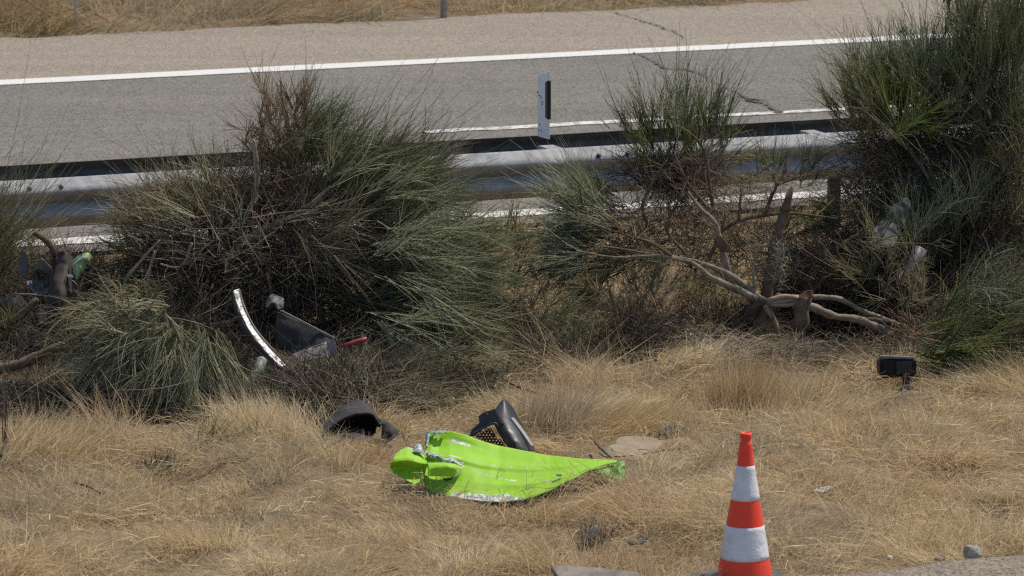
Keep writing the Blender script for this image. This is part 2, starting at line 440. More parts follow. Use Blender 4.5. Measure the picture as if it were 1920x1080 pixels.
def strip(name, t0, t1, s_a, s_b, z, m, parent=None, n=60, wob=0.0, seed=0):
    ss = np.linspace(s_a, s_b, n)
    w0 = (vnoise(ss * 3, ss * 0 + seed) - .5) * wob + (vnoise(ss * 11, ss * 0 + seed + 9) - .5) * wob * .6
    w1 = (vnoise(ss * 3, ss * 0 + seed + 4) - .5) * wob + (vnoise(ss * 11, ss * 0 + seed + 7) - .5) * wob * .6
    V = [RW(s, t0 + a, z) for s, a in zip(ss, w0)] + [RW(s, t1 + a, z) for s, a in zip(ss, w1)]
    Qs = [(i, i + 1, n + i + 1, n + i) for i in range(n - 1)]
    o = link(name, np_mesh(name, np.array(V), np.array(Qs), smooth=False), m, parent)
    return o

road = strip('ramp_road', T_EDGE, T_L3 + 0.12, -60, 120, Z_ROAD, M['lane'], None, 400, 0.06, 1); tag(road, kind='structure')
shoulder = strip('road_shoulder', T_L3 + 0.12, T_FAR, -60, 120, Z_ROAD, M['shoulder'], None, 900, 0.22, 2); tag(shoulder, kind='structure')
near = strip('near_road', T_NEAR - 9, T_NEAR, -60, 90, 0.025, M['near_road'], None, 900, 0.12, 3); tag(near, kind='structure')
strip('edge_line', T_L3 - 0.16, T_L3 + 0.17, -50, 110, Z_ROAD + .006, M['line'], road, 700, 0.012, 5)
strip('edge_line', T_L1 - 0.13, T_L1 + 0.13, -50, 110, Z_ROAD + .006, M['line_worn'], road, 700, 0.02, 6)
sa = RT(G(775, 249))[0]
for k in range(-2, 4):
    strip('lane_dash', T_L2 - 0.075, T_L2 + 0.075, sa + k * 12, sa + k * 12 + 6.6, Z_ROAD + .006, M['line_faint'], road, 120, 0.04, 8 + k)

def crack(pts, name='crack', parent=None, z=Z_ROAD + .010):
    P = cat_pts(np.array([[*G(u, v, z)[:2], w * 0.0027] for u, v, w in pts]), 40)
    P[:, :2] += rng.normal(0, 0.012, (40, 2))
    T = np.gradient(P[:, :2], axis=0); T /= np.linalg.norm(T, axis=1)[:, None]
    nn = np.stack([-T[:, 1], T[:, 0]], 1); w = P[:, 2:3] * rng.uniform(0.4, 1.6, (40, 1))
    a, b = P[:, :2] + nn * w, P[:, :2] - nn * w * rng.uniform(.4, 1.4, (40, 1))
    V = np.concatenate([np.c_[a, np.full(40, z)], np.c_[b, np.full(40, z)]])
    Qs = [(i, i + 1, 40 + i + 1, 40 + i) for i in range(39)]
    return link(name, np_mesh(name, V, np.array(Qs), smooth=False), M['crack'], parent)
crack([(1152, 23, 4), (1195, 35, 3), (1235, 48, 4), (1270, 62, 3), (1282, 73, 2)], parent=shoulder)
crack([(1185, 97, 2), (1215, 108, 3), (1250, 127, 5), (1285, 129, 7), (1320, 140, 3)], parent=road)
crack([(1390, 178, 4), (1408, 187, 14), (1432, 193, 6), (1450, 204, 8), (1466, 211, 12)], parent=road)
crack([(1405, 186, 10), (1420, 187, 9), (1438, 188, 3)], parent=road, z=Z_ROAD + .013)
crack([(1320, 140, 2), (1350, 158, 2), (1392, 178, 3)], parent=road)

# ------------------------------------------------------------------ crash barrier
s_b0 = RT(W(1555, 300, 31.9))[0]
bar = thing('crash_barrier', RW(s_b0, T_RF + .35, 0), 'galvanised double sided steel crash barrier running behind the bushes along the road', 'crash barrier')
PROF = [(0, .157), (.003, .1568), (.007, .1552), (.012, .1515), (.064, .1095), (.069, .105), (.077, .095), (.082, .084), (.083, .076), (.081, .066), (.075, .057), (.068, .051), (.063, .0472), (.017, .0138), (.011, .009), (.004, .003), (0, 0)]
PROF = PROF + [(o, -z) for o, z in PROF[-2::-1]]
ZB = 0.525
def beam(t_face, sgn, s_a, s_b, push=0.0):
    n = 24; ss = np.linspace(s_a, s_b, n); k = len(PROF)
    V = []
    for s in ss:
        dz = (vnoise(s * 0.6, 3.0, 9) - .5) * 0.012; dt = (vnoise(s * 0.5, 8.0, 4) - .5) * 0.02
        for o, z in PROF: V.append(RW(s, t_face - sgn * (o + push) + dt, ZB + z + dz))
    Qs = [(i * k + j, (i + 1) * k + j, (i + 1) * k + j + 1, i * k + j + 1) for i in range(n - 1) for j in range(k - 1)]
    o = link('beam', np_mesh('beam', np.array(V), np.array(Qs)), M['galv'] if sgn > 0 else M['galv_rear'], bar)
    m_ = o.modifiers.new('thickness', 'SOLIDIFY'); m_.thickness = 0.004; m_.offset = 0
    return o
T_F, T_R = T_RF + 0.083, T_RF + 0.72
SP_ = 1.97
s_j = RT(W(1010, 290, 30.95))[0]
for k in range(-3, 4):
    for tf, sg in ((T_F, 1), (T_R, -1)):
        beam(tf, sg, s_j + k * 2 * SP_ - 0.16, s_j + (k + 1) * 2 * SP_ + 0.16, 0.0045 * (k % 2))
s_p = RT(W(1052, 270, 31.2))[0] + .09
axr = [(*D2, 0), (*N2, 0), (0, 0, 1)]
bolt_me = None
for k in range(-6, 8):
    s = s_p + k * SP_; tm = (T_F + T_R) / 2
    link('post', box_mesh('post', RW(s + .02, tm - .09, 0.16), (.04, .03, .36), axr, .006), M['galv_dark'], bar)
    link('spacer', box_mesh('spacer', RW(s, tm, ZB + 0.05), (.06, (T_R - T_F) / 2 - .008, .045), axr, .008), M['galv'], bar)
    for ds, dz, od in ((0.09, .108, .07), (0.30, .108, .07), (0.09, -.08, .088)):
        p = RW(s + ds, T_F - od - .004, ZB + dz)
        if bolt_me is None:
            bm = bmesh.new(); bmesh.ops.create_uvsphere(bm, u_segments=10, v_segments=6, radius=0.017)
            for f in bm.faces: f.smooth = True
            bolt_me = bpy.data.meshes.new('bolt'); bm.to_mesh(bolt_me); bm.free(); bolt_me.materials.append(M['galv_dark'])
        b = bpy.data.objects.new('bolt', bolt_me); C.objects.link(b); b.parent = bar
        b.location = Vector(p) - bar.location

# delineator on the barrier
pb = RW(RT(W(1029, 256, 31.15))[0], T_F + .10, ZB + .14)
pb = W(1028.5, 256, 31.1)
dl = thing('delineator_post', pb, 'white plastic delineator post with black reflector panel standing on the barrier', 'delineator')
wN = N2; H = 0.44
def prism(name, quad, t0, t1, m, bev=0.004):
    """quad: (across, height) corners of a plate whose face looks along the road; t0..t1 along the road."""
    bm = bmesh.new()
    A = [bm.verts.new((*(pb[:2] + wN * a + D2 * t0), pb[2] + h)) for a, h in quad]
    B = [bm.verts.new((*(pb[:2] + wN * a + D2 * t1), pb[2] + h)) for a, h in quad]
    bm.faces.new(A); bm.faces.new(B[::-1]); k = len(quad)
    for i in range(k): bm.faces.new((A[i], B[i], B[(i + 1) % k], A[(i + 1) % k]))
    bmesh.ops.recalc_face_normals(bm, faces=bm.faces[:])
    if bev: bmesh.ops.bevel(bm, geom=bm.edges[:], offset=bev, segments=2, affect='EDGES')
    me = bpy.data.meshes.new(name); bm.to_mesh(me); bm.free()
    return link(name, me, m, dl)
prism('body', [(0, -.02), (.18, -.02), (.18, H - .055), (0, H)], -.005, .011, M['white_plastic'])
prism('reflector_panel', [(-.004, .115), (.038, .122), (.038, .362), (-.004, .375)], -.010, .016, M['black_reflector'], .002)
for a, h, w_, hh in ((.13, .255, .035, .006), (.165, .27, .02, .012), (.10, .245, .03, .005), (.085, .215, .02, .008), (.09, .20, .018, .007), (.13, .06, .012, .01), (.15, .02, .012, .009), (.1, .02, .012, .009)):
    prism('mark', [(a, h), (a + w_, h), (a + w_, h + hh), (a, h + hh)], -.0075, -.004, M['rubber'], 0)

# far post(s) beyond the road
for (u, v, r, lab) in ((832, 33, .032, 'pale grey post standing in dry grass beyond the far shoulder'), (142, 46, .02, 'thin pale stake standing in the tall grass at the far left')):
    p = G(u, v, 0.03)
    o = link('verge_post', lathe_mesh('verge_post', (p[0], p[1], -.1), [(r, 0), (r, .95), (r * .8, 1.0), (r * .4, 1.02)], 12), M['stone'] if r > .03 else M['paper'])
    tag(o, lab, 'post')

# ------------------------------------------------------------------ wands, twigs, blades
GREEN = [(.22, .245, .115), (.25, .27, .145), (.285, .29, .165), (.32, .30, .155), (.175, .2, .1)]
BLUEG = [(.25, .29, .185), (.29, .32, .215), (.21, .24, .145), (.33, .345, .23)]
OLIVE = [(.31, .275, .145), (.37, .325, .185), (.255, .235, .125), (.41, .36, .215), (.22, .22, .11)]
PALE = [(.40, .40, .25), (.46, .45, .31), (.32, .335, .2), (.5, .455, .3), (.28, .3, .19)]
YGRN = [(0.312, 0.343, 0.078), (0.390, 0.383, 0.102), (0.250, 0.296, 0.086), (0.211, 0.258, 0.094)]
BROWN = [(0.296, 0.211, 0.140), (0.375, 0.274, 0.180), (0.219, 0.156, 0.110), (0.469, 0.351, 0.235)]
DARK = [(.095, .078, .056), (.13, .107, .078), (.066, .055, .041), (.17, .14, .102)]  # dead twigs; shade inside and under the bushes is put into this colour
GREY = [(0.399, 0.339, 0.261), (0.303, 0.249, 0.188), (0.484, 0.418, 0.315), (0.218, 0.176, 0.133)]
LIT = [(.38, .40, .25), (.44, .44, .29), (.33, .36, .23), (.48, .45, .31)]  # paler wands, sunlit highlights put into their colour
TAN = [(0.400, 0.320, 0.200), (0.330, 0.250, 0.150), (0.270, 0.200, 0.120)]
def pick(pal, n):
    P = np.array(pal); c = P[rng.integers(0, len(P), n)]
    return c * rng.uniform(.72, 1.3, (n, 1))

class Wands:
    def __init__(s, K=4): s.b, s.d, s.c, s.L, s.r, s.t = [], [], [], [], [], []; s.K = K
    def add(s, b, d, c, L, r, t):
        for q, x in zip((s.b, s.d, s.c, s.L, s.r, s.t), (b, d, c, L, r, t)): q.append(x)
    def mesh(s, name):
        b, d, c = (np.concatenate(q) for q in (s.b, s.d, s.c)); L, r = np.concatenate(s.L), np.concatenate(s.r); t = np.concatenate(s.t)
        n, K = len(b), s.K; tt = np.linspace(0, 1, K)
        P = b[:, None] + d[:, None] * (L[:, None] * tt)[..., None] + c[:, None] * (L[:, None] * tt ** 2)[..., None]
        T = d[:, None] + 2 * c[:, None] * tt[None, :, None]; T /= np.linalg.norm(T, axis=2)[..., None] + 1e-9
        ref = rng.normal(0, 1, (n, 1, 3)); A = np.cross(T, ref); A /= np.linalg.norm(A, axis=2)[..., None] + 1e-9
        B = np.cross(T, A); rr = r[:, None] * (1 - .62 * tt)[None]
        ang = np.array([0, 2.094, 4.189])
        V = P[:, :, None] + rr[:, :, None, None] * (np.cos(ang)[None, None, :, None] * A[:, :, None] + np.sin(ang)[None, None, :, None] * B[:, :, None])
        o = (np.arange(n) * K * 3)[:, None, None] + (np.arange(K - 1) * 3)[None, :, None] + np.arange(3)[None, None]
        o2 = (np.arange(n) * K * 3)[:, None, None] + (np.arange(K - 1) * 3)[None, :, None] + np.array([1, 2, 0])[None, None]
        Qs = np.stack([o, o2, o2 + 3, o + 3], -1).reshape(-1, 4)
        return np_mesh(name, V, Qs, np.repeat(t, K * 3, 0))

def fan(w, u, v, Y, ang, Lpx, spread, n, pal, jit=(25, 18), dY=.14, droop=0.0, rad=.0024, depth=.45, curl=.19):
    spread *= 1.15
    n = int(n); m = mpp(Y); L0 = Lpx * m
    a = math.radians(ang); ax = np.array([math.cos(a), 0, math.sin(a)])
    # a handful of shoots, each a little broom of its own
    ns = max(7, n // 13)
    sb = np.stack([rng.normal(0, jit[0], ns) * m, rng.normal(0, dY, ns), rng.normal(0, jit[1], ns) * m], 1) + W(u, v, Y)
    sx = ax + np.stack([rng.normal(0, 1, ns) * math.tan(math.radians(spread)), rng.normal(0, depth, ns), rng.normal(0, 1, ns) * math.tan(math.radians(spread))], 1) * .8
    sx /= np.linalg.norm(sx, axis=1)[:, None]
    sL = L0 * rng.uniform(.6, 1.15, ns)
    k = rng.integers(0, ns, n); tt = rng.random(n) ** 1.2 * .5
    b = sb[k] + sx[k] * (sL[k] * tt)[:, None] + rng.normal(0, .006, (n, 3))
    d = sx[k] + rng.normal(0, math.tan(math.radians(spread * .55)), (n, 3)); d /= np.linalg.norm(d, axis=1)[:, None]
    L = sL[k] * (1 - tt * .75) * rng.uniform(.5, 1.1, n) * np.where(rng.random(n) < .08, 1.45, 1.0)
    c = rng.normal(0, curl, (n, 3)); c[:, 2] += -droop
    base = np.array([pal[i] for i in rng.integers(0, len(pal), ns)])
    col = (base[k] * .6 + pick(pal, n) * .4) * rng.uniform(.8, 1.25, (n, 1))
    w.add(b, d, c, L, np.full(n, rad) * rng.uniform(.7, 1.25, n), col)
    # the shoots themselves
    w.add(sb, sx, np.zeros((ns, 3)), sL * .7, np.full(ns, rad * 1.7), pick(DARK if pal is not PALE else OLIVE, ns))

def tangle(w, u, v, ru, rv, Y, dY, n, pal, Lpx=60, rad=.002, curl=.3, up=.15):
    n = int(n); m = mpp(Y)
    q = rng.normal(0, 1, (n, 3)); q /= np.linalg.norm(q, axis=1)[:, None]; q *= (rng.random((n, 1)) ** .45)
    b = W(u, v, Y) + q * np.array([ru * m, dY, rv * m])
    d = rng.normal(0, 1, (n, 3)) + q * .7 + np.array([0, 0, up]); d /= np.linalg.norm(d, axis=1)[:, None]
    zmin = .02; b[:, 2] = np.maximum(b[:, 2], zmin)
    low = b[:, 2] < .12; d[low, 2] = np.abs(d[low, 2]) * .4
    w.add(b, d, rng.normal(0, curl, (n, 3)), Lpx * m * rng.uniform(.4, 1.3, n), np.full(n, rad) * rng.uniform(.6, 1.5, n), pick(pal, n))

def sprout(w, limbs, n, Lpx, pal, rad=.0016, Y=27.7):
    for P in limbs:
        R = cat_pts(np.array(P), 60)[12:]; k = rng.integers(0, len(R), n)
        d = rng.normal(0, 1, (n, 3)) * np.array([1, .7, .8]) + np.array([0, 0, .55]); d /= np.linalg.norm(d, axis=1)[:, None]
        L = Lpx * mpp(Y) * rng.uniform(.35, 1.3, n)
        w.add(R[k, :3], d, rng.normal(0, .3, (n, 3)), L, np.full(n, rad) * rng.uniform(.6, 1.5, n), pick(pal, n))
        k2 = rng.integers(0, n, n * 2); t2 = rng.uniform(.3, .9, n * 2)
        d2 = d[k2] + rng.normal(0, .55, (n * 2, 3)); d2 /= np.linalg.norm(d2, axis=1)[:, None]
        w.add(R[k][k2][:, :3] + d[k2] * (L[k2] * t2)[:, None], d2, rng.normal(0, .25, (n * 2, 3)), L[k2] * rng.uniform(.3, .7, n * 2), np.full(n * 2, rad * .6), pick(pal, n * 2))

def bush(name, u, v, label, cat='bush', group='broom bushes on the verge'):
    b = thing(name, (*G(u, v)[:2], 0), label, cat, group)
    return b

# ---- big bush left of centre
A = bush('broom_bush', 560, 650, 'big broom bush left of centre, half bleached brown, its green wands swept to the right')
w = Wands(4); Y = 27.9
for f in [
    (532, 205, Y, 94, 75, 16, 90, BROWN), (540, 240, Y, 85, 90, 22, 128, BROWN), (552, 245, Y, 62, 105, 22, 152, GREEN), (575, 285, Y, 42, 110, 22, 176, GREEN),
    (580, 245, Y, 35, 95, 20, 130, BLUEG), (478, 265, Y, 100, 70, 30, 90, BROWN), (505, 300, Y, 95, 90, 32, 136, BROWN), (530, 330, Y, 80, 120, 34, 192, OLIVE),
    (600, 380, Y, 48, 190, 20, 496, GREEN), (650, 370, Y - .1, 34, 190, 20, 496, GREEN), (690, 340, Y, 48, 100, 20, 256, OLIVE),
    (700, 410, Y - .2, 22, 170, 18, 608, GREEN), (730, 330, Y, 38, 100, 18, 224, GREEN), (780, 320, Y, 24, 100, 18, 140, GREY),
    (650, 470, Y - .2, 16, 190, 20, 496, GREEN), (760, 380, Y - .1, 10, 120, 18, 304, BLUEG), (720, 520, Y - .3, 4, 210, 17, 576, BLUEG), (660, 570, Y - .4, -2, 230, 18, 496, GREEN),
    (800, 470, Y - .1, 18, 110, 22, 208, BLUEG), (840, 520, Y - .2, -5, 120, 20, 336, GREEN), (860, 500, Y - .1, 5, 110, 22, 240, BLUEG), (870, 570, Y - .4, -12, 110, 24, 224, GREEN), (850, 630, Y - .7, -10, 110, 24, 192, OLIVE), (860, 460, Y, 25, 90, 26, 128, OLIVE), (700, 620, Y - .6, -14, 220, 18, 496, GREEN), (790, 600, Y - .5, -8, 150, 20, 336, GREEN),
    (720, 665, Y - .8, -24, 190, 18, 368, OLIVE), (820, 660, Y - .7, -20, 120, 20, 208, GREEN),
    (580, 450, Y - .25, 30, 170, 26, 336, OLIVE), (560, 520, Y - .3, 20, 170, 30, 304, OLIVE), (610, 430, Y - .4, -15, 150, 16, 120, GREY),
    (430, 420, Y - .1, 112, 130, 28, 416, OLIVE), (380, 400, Y, 125, 130, 26, 368, OLIVE), (400, 380, Y + .05, 85, 85, 24, 176, GREEN), (340, 430, Y, 155, 120, 24, 368, OLIVE),
    (300, 460, Y - .1, 165, 100, 24, 336, OLIVE), (330, 520, Y - .2, 185, 120, 28, 288, OLIVE), (480, 420, Y - .1, 85, 120, 28, 288, OLIVE), (260, 430, Y, 150, 60, 24, 160, PALE), (250, 520, Y - .1, 200, 70, 30, 176, OLIVE),
    (640, 690, Y - 1.0, -30, 170, 22, 336, OLIVE), (700, 720, Y - 1.1, -12, 170, 18, 256, OLIVE), (610, 690, Y - 1.15, 250, 90, 28, 160, PALE), (660, 660, Y - 1.1, -60, 90, 30, 160, PALE),
]:
    fan(w, *f, droop=.06 if f[3] < 30 else .02)
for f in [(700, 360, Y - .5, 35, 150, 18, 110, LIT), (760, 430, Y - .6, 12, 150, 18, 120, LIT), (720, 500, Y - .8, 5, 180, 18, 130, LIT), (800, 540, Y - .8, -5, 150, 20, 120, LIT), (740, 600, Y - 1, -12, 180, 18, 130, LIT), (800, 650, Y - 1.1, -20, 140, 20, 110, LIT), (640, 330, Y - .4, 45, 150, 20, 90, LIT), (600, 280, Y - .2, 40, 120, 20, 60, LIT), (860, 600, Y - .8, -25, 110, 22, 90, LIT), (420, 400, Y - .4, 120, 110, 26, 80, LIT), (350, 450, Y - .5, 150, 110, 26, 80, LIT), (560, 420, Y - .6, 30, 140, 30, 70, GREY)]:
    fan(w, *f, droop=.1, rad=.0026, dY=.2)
o = link('crown', w.mesh('crown'), M['twig'], A)
w = Wands(3)
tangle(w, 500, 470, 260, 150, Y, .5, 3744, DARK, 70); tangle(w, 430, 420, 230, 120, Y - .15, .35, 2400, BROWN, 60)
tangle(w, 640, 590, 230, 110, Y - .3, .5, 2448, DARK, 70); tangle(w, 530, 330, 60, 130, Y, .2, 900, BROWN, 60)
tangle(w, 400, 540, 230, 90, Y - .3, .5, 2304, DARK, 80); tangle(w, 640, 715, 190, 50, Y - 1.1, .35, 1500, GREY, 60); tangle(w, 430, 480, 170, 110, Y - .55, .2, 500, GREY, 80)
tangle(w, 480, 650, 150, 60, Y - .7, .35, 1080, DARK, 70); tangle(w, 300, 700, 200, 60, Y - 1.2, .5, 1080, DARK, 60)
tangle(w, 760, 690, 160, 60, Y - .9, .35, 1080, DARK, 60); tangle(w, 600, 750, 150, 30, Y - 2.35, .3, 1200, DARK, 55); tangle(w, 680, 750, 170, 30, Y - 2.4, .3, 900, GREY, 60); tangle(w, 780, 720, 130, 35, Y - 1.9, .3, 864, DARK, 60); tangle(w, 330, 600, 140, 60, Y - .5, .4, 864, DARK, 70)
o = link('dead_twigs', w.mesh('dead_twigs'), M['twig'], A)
link('trunk', tube_mesh('trunk', [
    limb([(505, 640, 20), (490, 560, 16), (462, 470, 10), (452, 430, 7), (478, 370, 6), (480, 300, 5), (476, 262, 3)], Y - .3),
    limb([(505, 640, 16), (430, 520, 9), (470, 445, 7), (560, 400, 5), (620, 350, 3)], Y - .4),
    limb([(500, 600, 14), (545, 470, 9), (540, 360, 7), (545, 270, 5), (530, 190, 3), (527, 150, 2)], Y),
    limb([(520, 620, 14), (600, 520, 9), (680, 430, 6), (760, 380, 3)], Y - .1), limb([(520, 650, 12), (640, 600, 8), (760, 560, 4), (850, 540, 2)], Y - .3),
    limb([(500, 600, 12), (400, 500, 8), (330, 440, 5), (270, 420, 3)], Y - .2),
    limb([(232, 555, 4), (236, 525, 4), (262, 492, 3), (300, 450, 2)], Y - .8), limb([(277, 560, 4), (278, 520, 3), (290, 470, 2)], Y - .8),
    limb([(250, 560, 3), (252, 600, 4), (262, 640, 4)], Y - .8), limb([(360, 455, 3), (340, 500, 3), (300, 495, 2)], Y - .7),
]), M['bark_grey'], A)

Pp = bush('brush_pile', 660, 790, 'heap of cut grey and olive broom twigs lying at the foot of the big bush', 'brush pile')
w = Wands(4)
for f in [(580, 720, 26.0, -20, 120, 26, 240, OLIVE), (640, 710, 25.9, -25, 150, 24, 320, OLIVE), (600, 735, 25.6, 200, 100, 30, 200, GREY), (700, 730, 25.7, -8, 160, 20, 340, OLIVE), (760, 700, 26.0, -25, 150, 22, 340, GREEN), (820, 690, 26.2, -12, 120, 22, 260, OLIVE),
          (660, 745, 25.5, 240, 80, 34, 220, PALE), (610, 700, 25.8, 265, 90, 26, 200, PALE), (740, 750, 25.5, -30, 110, 26, 200, OLIVE), (840, 730, 25.8, -18, 90, 26, 180, GREEN)]:
    fan(w, *f, droop=.22, dY=.16, jit=(30, 12))
link('branches', w.mesh('branches'), M['twig'], Pp)
w = Wands(3)
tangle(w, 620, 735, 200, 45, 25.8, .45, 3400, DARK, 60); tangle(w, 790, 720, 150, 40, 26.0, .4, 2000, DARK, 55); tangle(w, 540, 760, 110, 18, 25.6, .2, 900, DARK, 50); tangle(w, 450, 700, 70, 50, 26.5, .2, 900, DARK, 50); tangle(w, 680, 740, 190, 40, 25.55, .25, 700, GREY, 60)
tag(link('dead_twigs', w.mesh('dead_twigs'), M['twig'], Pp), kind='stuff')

Ll = bush('low_shrub', 1040, 660, 'low olive shrubs in the gap between the big bush and the snapped bush', 'shrub')
w = Wands(4)
for f in [(960, 470, 28.6, 80, 80, 34, 130, OLIVE), (1000, 520, 28.2, 70, 90, 34, 150, OLIVE), (940, 540, 28.0, 50, 90, 34, 130, GREEN), (900, 460, 28.7, 80, 70, 34, 110, YGRN), (980, 590, 27.6, 60, 70, 40, 140, OLIVE), (1060, 620, 27.3, 40, 80, 40, 130, GREEN), (1000, 640, 27.2, 20, 90, 36, 130, OLIVE), (1110, 640, 27.1, 60, 60, 45, 110, OLIVE), (1060, 560, 27.9, 80, 70, 40, 80, OLIVE), (950, 680, 26.8, 0, 90, 34, 100, OLIVE)]:
    fan(w, *f, dY=.16)
link('crown', w.mesh('crown'), M['twig'], Ll)
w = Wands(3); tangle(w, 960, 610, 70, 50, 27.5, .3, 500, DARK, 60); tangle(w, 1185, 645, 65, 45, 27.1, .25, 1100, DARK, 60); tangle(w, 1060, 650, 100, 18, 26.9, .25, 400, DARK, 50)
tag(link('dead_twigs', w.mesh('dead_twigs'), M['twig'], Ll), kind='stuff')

# ---- drooping pale clump in front of it
B = bush('broom_clump', 290, 760, 'pale grey green clump of broom drooping onto the grass at the left')
w = Wands(5); Y = 25.75
for f, dr in [((250, 590, Y, 200, 110, 26, 300, PALE), .3), ((300, 595, Y, 235, 130, 28, 420, PALE), .35), ((240, 640, Y - .1, 215, 110, 30, 260, PALE), .3),
              ((340, 640, Y - .1, 250, 150, 20, 520, PALE), .35), ((365, 655, Y - .15, 270, 150, 16, 420, PALE), .3), ((390, 650, Y - .1, 285, 120, 16, 260, PALE), .3),
              ((220, 600, Y, 160, 90, 26, 200, OLIVE), .35), ((270, 570, Y + .05, 80, 60, 40, 160, OLIVE), .4), ((300, 710, Y - .15, 240, 100, 28, 300, OLIVE), .3), ((330, 735, Y - .2, 265, 70, 24, 300, PALE), .25), ((230, 735, Y - .1, 235, 80, 30, 260, OLIVE), .25), ((200, 680, Y, 220, 90, 30, 240, OLIVE), .3), ((350, 700, Y - .2, 262, 80, 20, 260, PALE), .2)]:
    fan(w, *f, droop=dr, rad=.0026, dY=.12)
link('crown', w.mesh('crown'), M['twig'], B)
w = Wands(3); tangle(w, 290, 660, 130, 70, Y + .25, .25, 2200, DARK, 70); tangle(w, 250, 755, 200, 30, Y - .25, .3, 1800, DARK, 50); tangle(w, 90, 740, 130, 30, Y + .1, .3, 900, DARK, 50)
link('dead_twigs', w.mesh('dead_twigs'), M['twig'], B)
link('trunk', tube_mesh('trunk', [limb([(300, 700, 8), (300, 640, 6), (270, 590, 3)], Y + .15), limb([(300, 700, 8), (340, 640, 5), (365, 620, 3)], Y + .15)]), M['bark'], B)

# ---- broken bush right of centre
Bm = bush('broom_bush', 1430, 620, 'snapped broom bush with bare pale limbs and a green tuft above the rail')
w = Wands(4); Y = 28.6
for f in [
    (1200, 260, Y, 112, 110, 15, 70, GREEN), (1235, 265, Y, 100, 125, 14, 115, GREEN), (1275, 270, Y, 92, 130, 14, 169, GREEN), (1315, 265, Y, 84, 130, 14, 160, GREEN), (1345, 260, Y, 74, 110, 15, 89, GREEN),
    (1290, 290, Y, 90, 100, 24, 115, YGRN), (1230, 300, Y, 120, 70, 24, 76, YGRN), (1350, 290, Y, 50, 90, 22, 65, OLIVE), (1180, 235, Y, 120, 45, 22, 10, YGRN),
    (1370, 320, Y, 15, 110, 16, 27, PALE), (1380, 350, Y, 5, 110, 18, 16, PALE),
    (1440, 325, Y, 100, 85, 22, 38, YGRN), (1452, 335, Y, 80, 90, 20, 32, GREEN), (1500, 330, Y, 78, 90, 20, 48, GREEN), (1510, 340, Y, 45, 90, 22, 43, YGRN),
    (1150, 400, Y - .2, 158, 140, 16, 249, BLUEG), (1130, 440, Y - .2, 172, 140, 16, 267, GREEN), (1130, 380, Y - .2, 140, 110, 18, 160, BLUEG), (1110, 370, Y - .2, 125, 70, 22, 89, YGRN),
    (1080, 470, Y - .2, 185, 100, 20, 169, GREEN), (1200, 480, Y - .3, 192, 170, 18, 169, OLIVE), (1150, 500, Y - .3, 215, 110, 22, 115, OLIVE), (1240, 470, Y - .3, 205, 130, 22, 115, OLIVE),
    (1230, 560, Y - .5, 60, 90, 26, 76, PALE), (1210, 555, Y - .5, 110, 80, 26, 76, BLUEG), (1270, 560, Y - .5, 30, 90, 24, 65, PALE), (1300, 520, Y - .4, 60, 90, 40, 97, OLIVE), (1280, 430, Y, 60, 80, 40, 87, BLUEG),
    (1500, 440, Y - .1, 30, 100, 26, 89, YGRN), (1540, 430, Y, 70, 70, 30, 97, OLIVE), (1560, 460, Y - .1, -20, 90, 30, 89, OLIVE), (1560, 420, Y - .1, 160, 110, 24, 87, YGRN), (1530, 470, Y - .2, 250, 70, 28, 87, PALE),
    (1350, 530, Y - .4, 150, 90, 35, 89, OLIVE), (1400, 470, Y, 80, 90, 40, 48, OLIVE),
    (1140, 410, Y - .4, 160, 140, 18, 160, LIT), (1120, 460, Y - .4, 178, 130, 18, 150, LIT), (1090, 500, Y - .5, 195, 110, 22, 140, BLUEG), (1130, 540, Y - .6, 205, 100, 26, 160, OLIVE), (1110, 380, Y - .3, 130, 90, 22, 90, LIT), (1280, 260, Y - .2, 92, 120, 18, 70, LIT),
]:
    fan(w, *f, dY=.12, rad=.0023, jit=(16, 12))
link('crown', w.mesh('crown'), M['twig'], Bm)
w = Wands(3)
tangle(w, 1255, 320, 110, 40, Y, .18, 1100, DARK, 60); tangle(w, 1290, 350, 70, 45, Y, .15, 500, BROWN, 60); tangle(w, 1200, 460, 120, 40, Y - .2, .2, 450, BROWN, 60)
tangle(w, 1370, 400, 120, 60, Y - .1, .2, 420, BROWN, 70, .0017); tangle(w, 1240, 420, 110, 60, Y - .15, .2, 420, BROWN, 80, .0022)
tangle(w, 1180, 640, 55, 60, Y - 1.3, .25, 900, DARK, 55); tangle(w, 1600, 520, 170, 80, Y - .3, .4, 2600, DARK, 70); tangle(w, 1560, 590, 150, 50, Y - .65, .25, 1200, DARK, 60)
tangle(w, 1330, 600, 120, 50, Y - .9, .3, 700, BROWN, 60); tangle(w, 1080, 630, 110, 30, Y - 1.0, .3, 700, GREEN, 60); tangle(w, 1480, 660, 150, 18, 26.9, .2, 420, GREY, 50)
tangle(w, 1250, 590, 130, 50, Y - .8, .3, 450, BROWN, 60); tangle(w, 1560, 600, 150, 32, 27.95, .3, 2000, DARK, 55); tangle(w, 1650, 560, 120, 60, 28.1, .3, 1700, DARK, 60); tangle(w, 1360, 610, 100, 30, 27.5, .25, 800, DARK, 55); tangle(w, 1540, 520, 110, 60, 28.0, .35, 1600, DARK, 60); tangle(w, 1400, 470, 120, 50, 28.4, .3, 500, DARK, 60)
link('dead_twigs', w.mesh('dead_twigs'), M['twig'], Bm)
YB = 27.5
